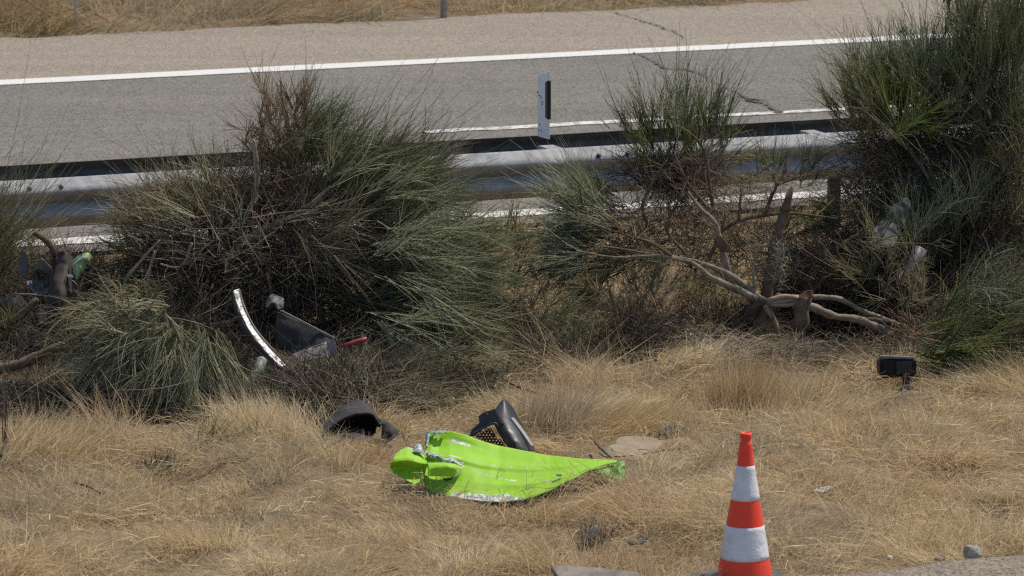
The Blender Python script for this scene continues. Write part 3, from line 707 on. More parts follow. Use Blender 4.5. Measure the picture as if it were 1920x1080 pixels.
lower = [
        limb([(1442, 572, 8), (1410, 548, 7), (1375, 519, 6), (1330, 499, 5), (1290, 487, 4), (1230, 480, 3), (1150, 482, 2), (1080, 470, 1.5)], YB),
    limb([(1430, 600, 8), (1407, 557, 8), (1372, 529, 7), (1360, 491, 6.5), (1347, 444, 6), (1341, 419, 5), (1313, 390, 3.5), (1290, 360, 2.5)], YB + .1),
    limb([(1420, 560, 7), (1366, 535, 6), (1331, 519, 6), (1300, 494, 4), (1260, 485, 3)], YB - .1),
    limb([(1416, 541, 3), (1412, 510, 3), (1420, 472, 3), (1437, 458, 2.5)], YB - .05), limb([(1435, 573, 6), (1454, 607, 5), (1461, 636, 3)], YB - .15),
]
upper = [
    limb([(1347, 436, 5), (1385, 414, 4), (1435, 403, 4), (1470, 400, 3), (1510, 402, 2), (1570, 410, 1.5)], YB + .3),
    limb([(1435, 403, 4), (1445, 372, 3.5), (1456, 348, 3), (1450, 325, 2)], YB + .3), limb([(1456, 348, 2.5), (1500, 330, 2)], YB + .3),
    limb([(1385, 414, 3), (1390, 353, 2.5)], YB + .3), limb([(1347, 440, 4), (1332, 360, 4), (1325, 300, 3), (1310, 262, 2)], YB + .6), limb([(1345, 410, 3), (1290, 345, 3), (1265, 290, 2)], YB + .6),
    limb([(1225, 440, 4), (1205, 390, 4), (1225, 340, 3), (1250, 300, 2)], YB + .5), limb([(1322, 500, 4), (1345, 450, 4), (1362, 400, 3)], YB + .2),
    limb([(1240, 575, 2.5), (1222, 545, 2.5), (1228, 515, 3), (1236, 490, 2.5)], YB - .1), limb([(1260, 480, 3), (1220, 455, 3), (1170, 440, 2), (1110, 420, 1.5)], YB),
    limb([(1300, 490, 3), (1210, 475, 2.5), (1120, 460, 2)], YB + .1), limb([(1290, 480, 3), (1250, 430, 3), (1270, 380, 2), (1290, 330, 2)], YB + .4),
]
link('trunk', tube_mesh('trunk', lower, rough=.1), M['bark_grey'], Bm)
link('root_stock', tube_mesh('root_stock', [limb([(1390, 628, 20), (1408, 592, 17), (1430, 562, 12)], YB), limb([(1400, 632, 9), (1425, 605, 9), (1440, 580, 8)], YB - .1)], 10, .16, .02), M['bark'], Bm)
link('branch', tube_mesh('branch', upper, 6, rough=.1), M['bark'], Bm)
w = Wands(3); sprout(w, upper, 26, 60, BROWN); sprout(w, lower[1:4], 24, 55, BROWN)
link('twiglets', w.mesh('twiglets'), M['twig'], Bm)
# upright splintered stem of that bush, with lichen
tr = link('stem', tube_mesh('stem', [limb([(1430, 585, 14), (1438, 548, 12), (1448, 491, 10.5), (1449, 470, 10), (1456, 444, 9.5), (1470, 403, 8.5), (1474, 390, 7.5), (1482, 356, 6.5)], YB + .1)], 10, .1, .016), M['bark'], Bm)
sp = tube_mesh('splinter', [limb([(1480, 364, 5), (1484, 352, 3), (1487, 346, 1)], YB + .09), limb([(1476, 368, 4), (1477, 357, 1)], YB + .08)]); link('splinter', sp, M['split'], tr)
w = Wands(3); tangle(w, 1462, 495, 12, 50, YB - .0, .03, 260, GREY, 14, .002); link('lichen', w.mesh('lichen'), M['lichen'], tr)
poly_plate('bark_flake', [(1345, 440), (1356, 446), (1377, 474), (1352, 473), (1346, 462)], YB + .05, M['bark_red'], Bm, .02, .2, .002, .02)

fl = tube_mesh('fallen_limb', [limb([(1440, 568, 7), (1489, 564, 7.5), (1552, 589, 7.5), (1575, 594, 6.5), (1602, 598, 7.5), (1646, 614, 6.5), (1690, 635, 5.5)], YB - .15)], 8)
fo = link('fallen_branch', fl, M['bark_grey']); tag(fo, 'thick pale fallen branch lying from the snapped stem towards the black box', 'branch')
fk = link('twig_fork', tube_mesh('twig_fork', [limb([(1646, 614, 4), (1700, 622, 3), (1735, 640, 2)], YB - .15), limb([(1602, 598, 5), (1665, 604, 4), (1700, 630, 3)], YB - .12), limb([(1690, 622, 3), (1738, 615, 2)], YB - .1), limb([(1665, 604, 3), (1690, 610, 2), (1730, 634, 2)], YB - .1)]), M['bark'], fo)
link('torn_end', tube_mesh('torn_end', [limb([(1440, 563, 4), (1470, 556, 5), (1500, 560, 5)], YB - .16), limb([(1446, 572, 3), (1480, 572, 4), (1505, 567, 4)], YB - .17)]), M['split'], fo)
fo2 = link('fallen_branch', tube_mesh('fallen_limb', [limb([(1454, 554, 4), (1495, 557, 5), (1571, 560, 5), (1615, 582, 4.5), (1665, 601, 4), (1700, 612, 2)], YB)]), M['bark_grey']); tag(fo2, 'thinner fallen branch lying just behind the thick pale fallen branch', 'branch')
st = link('tree_stump', tube_mesh('stump', [limb([(1501, 612, 17), (1503, 590, 15), (1506, 570, 13), (1511, 556, 12)], YB - .25)], 10, .12), M['bark']); tag(st, 'short snapped stump with a slanted reddish top rising behind the fallen branches', 'stump')
poly_plate('broken_top', [(1497, 562), (1506, 549), (1524, 544), (1523, 556), (1512, 566)], YB - .27, M['bark_red'], st, .035, .4, .004, .02)

# ---- big bush at right
Cb = bush('broom_bush', 1830, 560, 'tall dense dark green broom bush filling the right edge above the rail')
w = Wands(4); Y = 28.8
for f in [
    (1640, 200, Y, 108, 120, 15, 327, GREEN), (1680, 190, Y, 100, 130, 15, 405, GREEN), (1730, 180, Y, 94, 130, 15, 436, BLUEG), (1780, 170, Y, 90, 140, 15, 436, GREEN), (1830, 130, Y - .1, 88, 140, 15, 405, GREEN), (1880, 120, Y - .1, 86, 140, 15, 436, GREEN), (1930, 120, Y, 80, 140, 18, 327, GREEN),
    (1640, 240, Y - .1, 125, 110, 18, 280, OLIVE), (1620, 220, Y, 120, 90, 18, 171, GREEN), (1700, 230, Y - .15, 100, 120, 22, 358, YGRN), (1770, 230, Y - .15, 80, 110, 24, 327, OLIVE), (1850, 230, Y - .2, 80, 140, 22, 405, GREEN), (1900, 260, Y - .25, 90, 150, 24, 405, GREEN), (1830, 60, Y, 92, 90, 16, 249, GREEN), (1900, 50, Y, 90, 90, 16, 249, GREEN), (1800, 40, Y, 95, 60, 16, 140, GREEN),
    (1650, 260, Y - .1, 160, 80, 20, 156, OLIVE), (1680, 250, Y - .2, 20, 120, 25, 202, YGRN), (1880, 330, Y - .3, 70, 110, 30, 280, OLIVE),
    (1730, 420, Y - .5, 95, 110, 24, 280, BLUEG), (1780, 420, Y - .5, 85, 110, 24, 249, BLUEG), (1700, 440, Y - .5, 110, 100, 26, 171, GREEN), (1830, 390, Y - .4, 80, 110, 30, 202, GREEN), (1900, 420, Y - .4, 60, 110, 36, 202, OLIVE),
    (1640, 430, Y - .3, 150, 80, 30, 187, OLIVE), (1600, 390, Y - .2, 170, 70, 30, 109, BROWN), (1620, 450, Y - .3, 200, 70, 35, 124, YGRN), (1890, 470, Y - .5, 20, 110, 30, 202, GREEN), (1830, 500, Y - .6, 10, 110, 30, 202, BLUEG), (1690, 440, 28.0, 75, 100, 24, 60, BLUEG), (1660, 470, 28.0, 90, 90, 24, 50, OLIVE), (1640, 520, 27.6, 100, 80, 40, 160, OLIVE), (1700, 560, 27.3, 60, 70, 40, 160, OLIVE),
]:
    fan(w, *f, dY=.2)
link('crown', w.mesh('crown'), M['twig'], Cb)
w = Wands(3)
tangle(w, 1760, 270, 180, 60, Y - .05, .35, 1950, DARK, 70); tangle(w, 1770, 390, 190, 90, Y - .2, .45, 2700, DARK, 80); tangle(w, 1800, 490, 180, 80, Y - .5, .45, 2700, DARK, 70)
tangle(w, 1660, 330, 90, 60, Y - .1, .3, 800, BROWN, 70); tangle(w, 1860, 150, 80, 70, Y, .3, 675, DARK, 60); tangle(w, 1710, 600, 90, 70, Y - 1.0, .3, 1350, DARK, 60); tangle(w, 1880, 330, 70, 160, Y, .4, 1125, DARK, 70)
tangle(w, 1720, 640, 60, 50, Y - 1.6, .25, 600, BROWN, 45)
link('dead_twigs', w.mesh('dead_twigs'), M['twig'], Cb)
wf = Wands(4)
for f in [(1650, 480, 27.2, 80, 90, 22, 40, OLIVE), (1690, 470, 27.2, 100, 80, 22, 34, GREEN), (1720, 560, 26.9, 85, 90, 24, 34, OLIVE), (1680, 540, 27.0, 70, 80, 26, 30, BROWN), (1620, 440, 27.2, 20, 90, 16, 30, OLIVE)]:
    fan(wf, *f, jit=(18, 14))
link('front_twigs', wf.mesh('front_twigs'), M['twig'], Cb)
link('trunk', tube_mesh('trunk', [
    limb([(1760, 520, 26), (1800, 455, 22), (1835, 395, 18), (1838, 340, 14), (1830, 240, 9), (1840, 150, 5), (1850, 60, 3)], Y - .3),
    limb([(1835, 395, 14), (1870, 350, 10), (1900, 250, 6), (1910, 150, 3)], Y - .2), limb([(1830, 380, 11), (1800, 310, 9), (1770, 250, 6), (1740, 200, 4)], Y - .3),
    limb([(1690, 480, 10), (1672, 390, 8), (1652, 320, 7), (1660, 260, 5)], Y - .2), limb([(1820, 420, 9), (1740, 330, 6), (1690, 260, 4)], Y - .3), limb([(1840, 460, 10), (1900, 430, 8), (1960, 380, 5)], Y - .4),
]), M['bark'], Cb)
w = Wands(3)
for (u, v, a) in ((1655, 232, -60), (1668, 226, -40), (1755, 165, 60), (1743, 270, -20), (1702, 250, 15), (1850, 200, -70), (1690, 60, 60)):
    fan(w, u, v, Y - .5, a, 16, 10, 3, [(.6, .55, .4)], (2, 2), .01, .1, .003)
tag(link('seed_pods', w.mesh('seed_pods'), M['twig'], Cb), kind='stuff')

Dd = bush('broom_clump', 1830, 740, 'low yellow green clump of broom spreading on the grass at the right edge')
w = Wands(4); Y = 26.5
for f in [(1765, 640, Y, 10, 140, 20, 420, YGRN), (1765, 660, Y, -10, 140, 18, 460, YGRN), (1770, 690, Y - .1, -20, 130, 18, 320, OLIVE), (1780, 620, Y + .1, 35, 140, 20, 360, GREEN), (1860, 620, Y, 20, 120, 22, 360, OLIVE), (1880, 670, Y - .05, -5, 110, 22, 360, GREEN), (1860, 710, Y - .15, -15, 110, 20, 300, GREEN), (1780, 700, Y - .15, -40, 80, 22, 240, GREEN), (1840, 560, Y + .2, 30, 120, 26, 320, BLUEG), (1900, 580, Y + .2, 40, 110, 26, 260, OLIVE), (1800, 690, Y - .1, 0, 120, 24, 200, OLIVE)]:
    fan(w, *f, droop=.12, dY=.14)
link('crown', w.mesh('crown'), M['twig'], Dd)
w = Wands(3); tangle(w, 1850, 650, 110, 70, Y + .25, .25, 1700, DARK, 60); link('dead_twigs', w.mesh('dead_twigs'), M['twig'], Dd)
link('trunk', tube_mesh('trunk', [limb([(1750, 690, 8), (1765, 650, 6), (1800, 610, 3)], Y + .1), limb([(1750, 690, 7), (1800, 670, 5), (1860, 650, 2)], Y + .1)]), M['bark'], Dd)

E = bush('broom_clump', -10, 560, 'fine grass like clump of broom cut by the left edge below the rail, its unseen part added to shade the wreck heap')
w = Wands(4)
for f in [(-70, 560, 27.8, 80, 260, 22, 700, OLIVE), (-90, 500, 28.0, 70, 200, 26, 500, GREEN), (5, 540, 28.4, 90, 100, 16, 160, BLUEG), (-25, 545, 28.4, 95, 100, 18, 140, GREEN), (20, 540, 28.2, 75, 70, 24, 60, OLIVE), (30, 600, 27.3, 70, 90, 32, 90, OLIVE), (150, 540, 27.9, 70, 60, 40, 160, OLIVE), (170, 580, 27.6, 110, 70, 40, 160, OLIVE), (10, 640, 27.0, 60, 70, 32, 90, YGRN)]:  # tall fans past the frame edge are unseen, added to shade the wreck heap
    fan(w, *f)
tangle(w, 30, 590, 130, 60, 27.5, .4, 1800, DARK, 60); tangle(w, 120, 560, 70, 60, 27.6, .3, 1300, DARK, 60); tangle(w, 110, 510, 90, 40, 28.0, .25, 900, DARK, 55); tangle(w, 100, 620, 110, 40, 27.0, .3, 900, DARK, 55); tangle(w, -60, 480, 70, 110, 27.9, .3, 900, DARK, 70); tangle(w, 40, 690, 120, 50, 26.7, .4, 900, DARK, 50)  # dark tangles around the wreck heap stand in for its shade
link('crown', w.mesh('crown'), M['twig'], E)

# ------------------------------------------------------------------ dry grass
STRAW = [(.69, .545, .335), (.60, .46, .26), (.51, .385, .21), (.74, .61, .39), (.45, .335, .185), (.62, .49, .295)]
RUST = [(.57, .405, .235), (.60, .43, .26), (.51, .36, .21)]
DULL = [(.42, .355, .255), (.36, .3, .21), (.46, .385, .27)]
def blade_mesh(name, b, d, c, L, wd, col, K=3):
    n = len(b); tt = np.linspace(0, 1, K)
    P = b[:, None] + d[:, None] * (L[:, None] * tt)[..., None] + c[:, None] * (L[:, None] * tt ** 2)[..., None]
    side = np.cross(d, rng.normal(0, 1, (n, 3))); side /= np.linalg.norm(side, axis=1)[:, None] + 1e-9
    ww = wd[:, None] * np.array([1, .8, .2])[None] if K == 3 else wd[:, None] * np.linspace(1, .2, K)[None]
    V = np.stack([P - side[:, None] * ww[..., None], P + side[:, None] * ww[..., None]], 2)
    o = (np.arange(n) * K * 2)[:, None] + (np.arange(K - 1) * 2)[None]
    Qs = np.stack([o, o + 1, o + 3, o + 2], -1).reshape(-1, 4)
    return np_mesh(name, V, Qs, np.repeat(col, K * 2, 0))
HOLES = []      # (x, y, rx, ry) kept free of grass
def hole(u, v, ru, ry, z=0.0):
    p = G(u, v, z); HOLES.append((p[0], p[1], ru * mpp(p[1]), ry))
hole(955, 925, 170, .22); hole(800, 915, 75, .3); hole(940, 885, 130, .3); hole(1200, 845, 46, .17); hole(940, 845, 75, .3); hole(670, 842, 95, .38); hole(1396, 1092, 80, .25); hole(20, 740, 50, .3); hole(470, 735, 40, .25); hole(1110, 1080, 60, .1); hole(1698, 745, 48, .32)
def keep(x, y):
    k = np.ones(len(x), bool)
    for hx, hy, rx, ry in HOLES: k &= ((x - hx) / rx) ** 2 + ((y - hy) / ry) ** 2 > rng.uniform(.75, 1.1, len(x))
    return k
SHORT = []
def short(u, v, ru, ry, k):
    p = G(u, v); SHORT.append((p[0], p[1], ru * mpp(p[1]), ry, k))
short(945, 985, 250, .5, .5); short(660, 845, 95, .35, .35); short(1695, 785, 75, .45, .3); short(1210, 855, 110, .3, .35); short(950, 850, 80, .3, .5); short(1110, 1088, 110, .3, .35); short(1790, 1050, 80, .3, .5); short(20, 765, 60, .3, .5)
def hscale(x, y):
    m = np.ones(len(x))
    for hx, hy, rx, ry, k in SHORT:
        q = np.sqrt(((x - hx) / rx) ** 2 + ((y - hy) / ry) ** 2); m = np.minimum(m, k + (1 - k) * np.clip((q - .7) / .5, 0, 1))
    return m
def shade_zone(x, y):     # ground carrying litter instead of grass (0..1), its dark tone standing in for shade
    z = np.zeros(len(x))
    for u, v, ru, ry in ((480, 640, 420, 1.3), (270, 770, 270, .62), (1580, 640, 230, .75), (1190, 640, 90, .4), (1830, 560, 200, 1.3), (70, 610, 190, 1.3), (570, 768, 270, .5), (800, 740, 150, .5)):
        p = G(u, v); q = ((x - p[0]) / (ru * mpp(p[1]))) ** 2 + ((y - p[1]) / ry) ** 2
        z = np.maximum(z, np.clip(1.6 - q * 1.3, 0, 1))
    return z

def field(nt, per, y0, y1, wide=.122, hmin=.06, hmax=.22, inside=None, tone=1.0, wmul=1.0, tuft_r=.07, up=1.0):
    ty = np.sqrt(rng.uniform(y0 ** 2, y1 ** 2, nt)); tx = rng.uniform(-1, 1, nt) * wide * ty
    ok = inside(tx, ty); tx, ty = tx[ok], ty[ok]; nt = len(tx)
    big = vnoise(tx * .8 + 5, ty * .8, 21); mid = vnoise(tx * 2.4, ty * 2.4, 22); sm = vnoise(tx * 6, ty * 6, 23)
    ht = hmin + (hmax - hmin) * (1.6 * (.25 * big + .45 * mid + .3 * sm)) ** 2.0 * rng.uniform(.6, 1.35, nt)
    lean = (vnoise(tx * 1.1, ty * 1.1, 31) * 3.0 + vnoise(tx * 3, ty * 3, 32) * 1.2) * 6.283
    lam = .15 + 1.1 * vnoise(tx * 1.7, ty * 1.7, 33) + rng.uniform(-.15, .35, nt)
    rust = vnoise(tx * 1.3 + 3, ty * 1.3, 41) * .6 + vnoise(tx * 4, ty * 4, 42) * .4
    dull = vnoise(tx * 1.6 + 13, ty * 1.6, 43) * .55 + vnoise(tx * 5, ty * 5, 44) * .45
    kp = np.array(STRAW)[rng.integers(0, len(STRAW), nt)]
    kp = np.where((rust > .66)[:, None], np.array(RUST)[rng.integers(0, 3, nt)], kp)
    kp = np.where((dull > .59)[:, None], np.array(DULL)[rng.integers(0, 3, nt)], kp)
    k = np.repeat(np.arange(nt), per); n = len(k)
    x = tx[k] + rng.normal(0, tuft_r, n); y = ty[k] + rng.normal(0, tuft_r, n)
    q = keep(x, y) & inside(x, y); k, x, y = k[q], x[q], y[q]; n = len(k)
    b = np.stack([x, y, hgt(x, y) - .005], 1)
    ld = np.stack([np.cos(lean[k]), np.sin(lean[k]), np.zeros(n)], 1)
    d = np.array([0, 0, up]) + ld * (lam[k] * .6)[:, None] + rng.normal(0, .38, (n, 3)) * np.array([1, 1, .25]) * 1.25; d /= np.linalg.norm(d, axis=1)[:, None]
    flat = rng.random(n) < .30
    d[flat] *= np.array([1, 1, .22]); d /= np.linalg.norm(d, axis=1)[:, None]
    c = ld * (lam[k] * .35)[:, None] + rng.normal(0, .16, (n, 3)); c[:, 2] -= .12 + .15 * lam[k]
    L = ht[k] * rng.uniform(.5, 1.45, n) * hscale(x, y)
    col = (kp[k] * .65 + np.array(STRAW)[rng.integers(0, len(STRAW), n)] * .35) * rng.uniform(.72, 1.2, (n, 1)) * tone
    return b, d, c, L, rng.uniform(.0009, .0021, n) * wmul, np.clip(col, 0, .85)

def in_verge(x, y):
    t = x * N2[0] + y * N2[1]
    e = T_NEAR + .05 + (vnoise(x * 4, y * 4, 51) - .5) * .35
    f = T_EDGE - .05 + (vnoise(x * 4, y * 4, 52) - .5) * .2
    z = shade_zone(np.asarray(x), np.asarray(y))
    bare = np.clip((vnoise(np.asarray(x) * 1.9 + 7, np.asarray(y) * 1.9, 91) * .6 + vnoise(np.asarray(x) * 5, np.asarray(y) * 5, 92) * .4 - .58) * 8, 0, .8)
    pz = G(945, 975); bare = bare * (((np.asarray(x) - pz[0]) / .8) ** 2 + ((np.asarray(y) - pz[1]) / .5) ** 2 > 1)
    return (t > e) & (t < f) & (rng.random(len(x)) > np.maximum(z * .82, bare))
parts = [field(2300, 66, 20.6, 26.5, hmin=.045, hmax=.18, inside=in_verge, up=1.0), field(1300, 42, 26, 33, hmin=.06, hmax=.26, inside=in_verge, wmul=1.1)]
B_ = [np.concatenate([p[i] for p in parts]) for i in range(6)]
def straws(n, y0, y1):
    y = np.sqrt(rng.uniform(y0 ** 2, y1 ** 2, n)); x = rng.uniform(-1, 1, n) * .122 * y
    q = in_verge(x, y) & keep(x, y) & (rng.random(n) < .25 + 1.1 * vnoise(x * 2.2, y * 2.2, 71)); x, y = x[q], y[q]; n = len(x)
    hs = hscale(x, y); z = hgt(x, y) + rng.uniform(.0, .11, n) * hs
    a = (vnoise(x * 1.5, y * 1.5, 72) * 2.5 + rng.normal(0, .22, n)) * 6.283
    d = np.stack([np.cos(a), np.sin(a), rng.normal(.18, .3, n) * hs], 1); d /= np.linalg.norm(d, axis=1)[:, None]
    c = rng.normal(0, .25, (n, 3)); c[:, 2] = -np.abs(c[:, 2]) - d[:, 2] * .6
    col = np.array(STRAW)[rng.integers(0, len(STRAW), n)] * rng.uniform(.7, 1.2, (n, 1))
    return np.stack([x, y, z], 1), d, c, rng.uniform(.06, .22, n) * (.5 + .5 * hs), rng.uniform(.0010, .0022, n), np.clip(col, 0, .85)
def mats(n, y0, y1):
    b, d, c, L, wd, col = straws(n, y0, y1)
    x, y = b[:, 0], b[:, 1]; k = vnoise(x * 1.6 + 31, y * 1.6, 81) > .5
    a = vnoise(x * .9, y * .9, 82) * 12 + rng.normal(0, .35, len(x))
    d = np.stack([np.cos(a), np.sin(a) * .8, .22 + rng.normal(0, .12, len(x))], 1)
    col = np.clip(col * 1.12, 0, .82)
    return tuple(q[k] for q in (b, d, c, L * .9, wd, col))
parts.append(straws(26000, 20.8, 31)); parts.append(mats(26000, 20.8, 29.5))
def mounds(nm, per, y0, y1):
    ty = np.sqrt(rng.uniform(y0 ** 2, y1 ** 2, nm)); tx = rng.uniform(-1, 1, nm) * .118 * ty
    ok = in_verge(tx, ty) & (hscale(tx, ty) > .9); tx, ty = tx[ok], ty[ok]; nm = len(tx)
    R = rng.uniform(.05, .13, nm); H_ = rng.uniform(.11, .25, nm) * np.where(ty < 23, .8, 1); a0 = rng.uniform(0, 6.283, nm); ln = rng.uniform(.1, .9, nm)
    base = np.array(STRAW + [(.8, .68, .45), (.76, .61, .36), (.45, .33, .18)])[rng.integers(0, len(STRAW) + 3, nm)]
    k = np.repeat(np.arange(nm), per); n = len(k)
    ox, oy = rng.normal(0, 1, n) * R[k], rng.normal(0, 1, n) * R[k]
    x, y = tx[k] + ox, ty[k] + oy; q = keep(x, y) & in_verge(x, y); k, x, y, ox, oy = k[q], x[q], y[q], ox[q], oy[q]; n = len(k)
    d = np.stack([ox / R[k] * .35 + np.cos(a0[k]) * ln[k], oy / R[k] * .35 + np.sin(a0[k]) * ln[k], np.ones(n)], 1) + rng.normal(0, .22, (n, 3)); d /= np.linalg.norm(d, axis=1)[:, None]
    c = np.stack([np.cos(a0[k]) * ln[k] * .5, np.sin(a0[k]) * ln[k] * .5, -.15 - .4 * ln[k]], 1) + rng.normal(0, .1, (n, 3))
    col = np.clip(base[k] * rng.uniform(.78, 1.15, (n, 1)), 0, .84)
    return np.stack([x, y, hgt(x, y) - .005], 1), d, c, H_[k] * rng.uniform(.5, 1.3, n), rng.uniform(.0009, .0019, n), col
parts.append(mounds(170, 330, 21, 29))
B_ = [np.concatenate([p[i] for p in parts]) for i in range(6)]
gobj = link('dry_grass', blade_mesh('dry_grass', *B_), M['grass']); tag(gobj, kind='stuff')

def in_far(x, y):
    t = x * N2[0] + y * N2[1]
    return t > T_FAR - .06 + (vnoise(x * 3, y * 3, 53) - .5) * .25
FB = field(1100, 42, 41, 56, wide=.12, hmin=.18, hmax=.62, inside=in_far, wmul=2.2, tuft_r=.16)
gn = vnoise(FB[0][:, 0] * .9, FB[0][:, 1] * .9, 61); grn = (gn > .62) & (rng.random(len(gn)) < .5)
FB[5][grn] = np.array([.2, .22, .1]) * rng.uniform(.7, 1.2, (grn.sum(), 1))
rd = (vnoise(FB[0][:, 0] * .7 + 9, FB[0][:, 1] * .7, 62) > .62); FB[5][:] *= .72; FB[5][rd] = FB[5][rd] * .5 + np.array([.42, .22, .1]) * .5
fobj = link('far_grass', blade_mesh('far_grass', *FB), M['grass']); tag(fobj, kind='stuff')

# litter of dead twigs and straw; dark batch paints in the bush shade
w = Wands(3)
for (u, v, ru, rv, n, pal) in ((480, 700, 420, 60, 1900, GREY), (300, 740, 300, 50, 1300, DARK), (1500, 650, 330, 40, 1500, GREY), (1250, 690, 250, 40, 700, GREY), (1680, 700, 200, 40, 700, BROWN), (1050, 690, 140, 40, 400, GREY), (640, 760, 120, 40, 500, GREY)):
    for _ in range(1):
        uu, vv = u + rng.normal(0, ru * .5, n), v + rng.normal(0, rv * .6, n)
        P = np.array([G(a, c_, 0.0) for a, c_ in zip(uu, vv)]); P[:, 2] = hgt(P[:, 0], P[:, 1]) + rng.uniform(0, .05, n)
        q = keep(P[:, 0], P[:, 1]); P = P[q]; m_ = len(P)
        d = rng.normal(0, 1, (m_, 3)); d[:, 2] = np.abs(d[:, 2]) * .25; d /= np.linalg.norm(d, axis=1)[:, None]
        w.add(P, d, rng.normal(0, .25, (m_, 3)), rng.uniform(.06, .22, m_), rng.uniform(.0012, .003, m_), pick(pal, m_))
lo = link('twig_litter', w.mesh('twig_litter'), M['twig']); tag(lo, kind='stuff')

# distinct tufts and weeds
def tuft(name, u, v, h, r, n, pal, label, cat, lean=(0, 0), spread=.3, wd=.0018, group=None, droop=.1):
    p = G(u, v); p[2] = float(hgt(p[0], p[1]))
    x, y = p[0] + rng.normal(0, r, n), p[1] + rng.normal(0, r, n)
    b = np.stack([x, y, hgt(x, y) - .004], 1)
    d = np.array([lean[0], lean[1], 1.0]) + rng.normal(0, spread, (n, 3)) * np.array([1, 1, .2]); d /= np.linalg.norm(d, axis=1)[:, None]
    c = rng.normal(0, .12, (n, 3)); c[:, :2] += np.array(lean) * .3; c[:, 2] -= droop
    o = link(name, blade_mesh(name, b, d, c, h * rng.uniform(.5, 1.2, n), rng.uniform(.6, 1.2, n) * wd, pick(pal, n)), M['grass'])
    return tag(o, label, cat, group)
GT = 'tall tufts of dry grass'
tuft('grass_tuft', 1385, 770, .36, .10, 1500, [(.5, .36, .19), (.44, .32, .17), (.55, .42, .25)], 'tall russet tuft of dry grass above the cone, below the snapped bush', 'grass tuft', (.1, 0), .22, group=GT)
tuft('grass_tuft', 1460, 760, .24, .14, 1100, STRAW, 'wide straw tuft just right of the tall russet tuft', 'grass tuft', (.3, 0), .35, group=GT)
tuft('grass_tuft', 1170, 800, .22, .12, 1400, [(.6, .45, .24), (.54, .4, .2)], 'golden combed tuft lying behind the bare concrete patch', 'grass tuft', (.9, -.1), .25, group=GT)
tuft('grass_tuft', 1040, 800, .24, .11, 1300, DULL + RUST[:1], 'brownish tuft right behind the dark grille piece', 'grass tuft', (.25, -.1), .3, group=GT)
tuft('grass_tuft', 500, 830, .24, .14, 1400, [(.68, .56, .36), (.6, .48, .3)], 'pale bleached tuft in front of the drooping clump', 'grass tuft', (-.3, -.2), .35, group=GT)
tuft('grass_tuft', 105, 850, .22, .16, 1500, STRAW, 'broad straw mound near the left edge', 'grass tuft', (.5, -.2), .35, group=GT)
tuft('grass_tuft', 782, 915, .16, .018, 140, RUST, 'thin rust coloured tuft poking up before the torn end of the green panel', 'grass tuft', (0, 0), .12, group=GT)
tuft('grass_tuft', 690, 872, .12, .08, 500, [(.56, .38, .2), (.5, .37, .2)], 'orange brown tuft before the black liner piece', 'grass tuft', (.2, -.1), .35, group=GT)
tuft('grass_tuft', 1545, 780, .17, .1, 800, STRAW, 'combed over straw tuft above the pale stone', 'grass tuft', (.8, -.2), .25, group=GT)
tuft('weed', 915, 470, .3, .12, 500, [(.3, .27, .06), (.24, .24, .08), (.4, .32, .1)], 'yellowish weed growing between the two bushes below the rail', 'weed', (0, 0), .35)
tag(tuft('low_weeds', 1085, 650, .14, .2, 900, [(.12, .16, .07), (.16, .18, .08)], None, None, (0, 0), .7), kind='stuff')
tuft('weed', 455, 1005, .17, .05, 70, [(.2, .19, .11), (.14, .13, .08)], 'grey green upright weed alone in the foreground grass', 'weed', (.05, 0), .25)
tuft('weed', 388, 855, .3, .05, 60, [(.16, .2, .08), (.13, .13, .07)], 'sparse green stalks fanning from a dark base in front of the clump', 'weed', (.35, 0), .45, .0022)
tuft('weed', 300, 885, .13, .05, 160, [(.07, .055, .04), (.05, .04, .03)], 'dark dried weed root lying in the left grass', 'weed', (.2, -.1), .5, .003)
tuft('weed', 1110, 1020, .15, .035, 90, [(.17, .17, .14), (.1, .1, .08), (.22, .22, .15)], 'grey thistle like weed in the foreground grass below the green panel', 'weed', (.05, 0), .3, .003)
tuft('weed', 1320, 560, .18, .09, 300, [(.34, .3, .04), (.26, .26, .06)], 'small yellow green weed below the bare limbs', 'weed', (0, 0), .5)
tuft('weed', 8, 850, .6, .015, 14, [(.12, .085, .06)], 'single tall dark stalk at the left edge', 'weed', (0, 0), .06, .0026)
tuft('weed', 470, 850, .36, .03, 22, [(.2, .14, .08), (.3, .24, .13)], 'few tall thin reddish stalks beside the green stalks', 'weed', (0, 0), .2, .0018)

# ------------------------------------------------------------------ traffic cone
cp = G(1396, 1088); cp[2] = 0.0
K = 1 / 396.0
cone = thing('traffic_cone', cp, 'orange and white striped traffic cone on a grey rubber base in the foreground', 'cone')
zz = lambda v: (1085 - v) * K / math.cos(math.radians(13.2))
link('body', lathe_mesh('body', cp, [(.138, .012), (.131, zz(1078)), (.127, zz(1072)), (16.2 * K, zz(873)), (12 * K, zz(836)), (11.6 * K, zz(832)), (9.6 * K, zz(830)), (9.2 * K, zz(826)), (9.6 * K, zz(824)), (11 * K, zz(822)), (11 * K, zz(816)), (10 * K, zz(814)), (7.5 * K, zz(814)), (7 * K, zz(830))], 56), M['orange'], cone)
def rr(v): return (16.2 + (v - 873) * (50.3 - 16.2) / (1072 - 873)) * K + .0015
for a, b in ((873, 935), (982, 1042)):
    prof = [(rr(b) - .002, zz(b)), (rr(b), zz(b) + .001)] + [(rr(b + (a - b) * i / 8), zz(b + (a - b) * i / 8)) for i in range(1, 8)] + [(rr(a), zz(a) - .001), (rr(a) - .002, zz(a))]
    link('reflective_band', lathe_mesh('reflective_band', cp, prof, 56, False), M['reflect'], cone)
ca, sa_ = math.cos(.6), math.sin(.6)
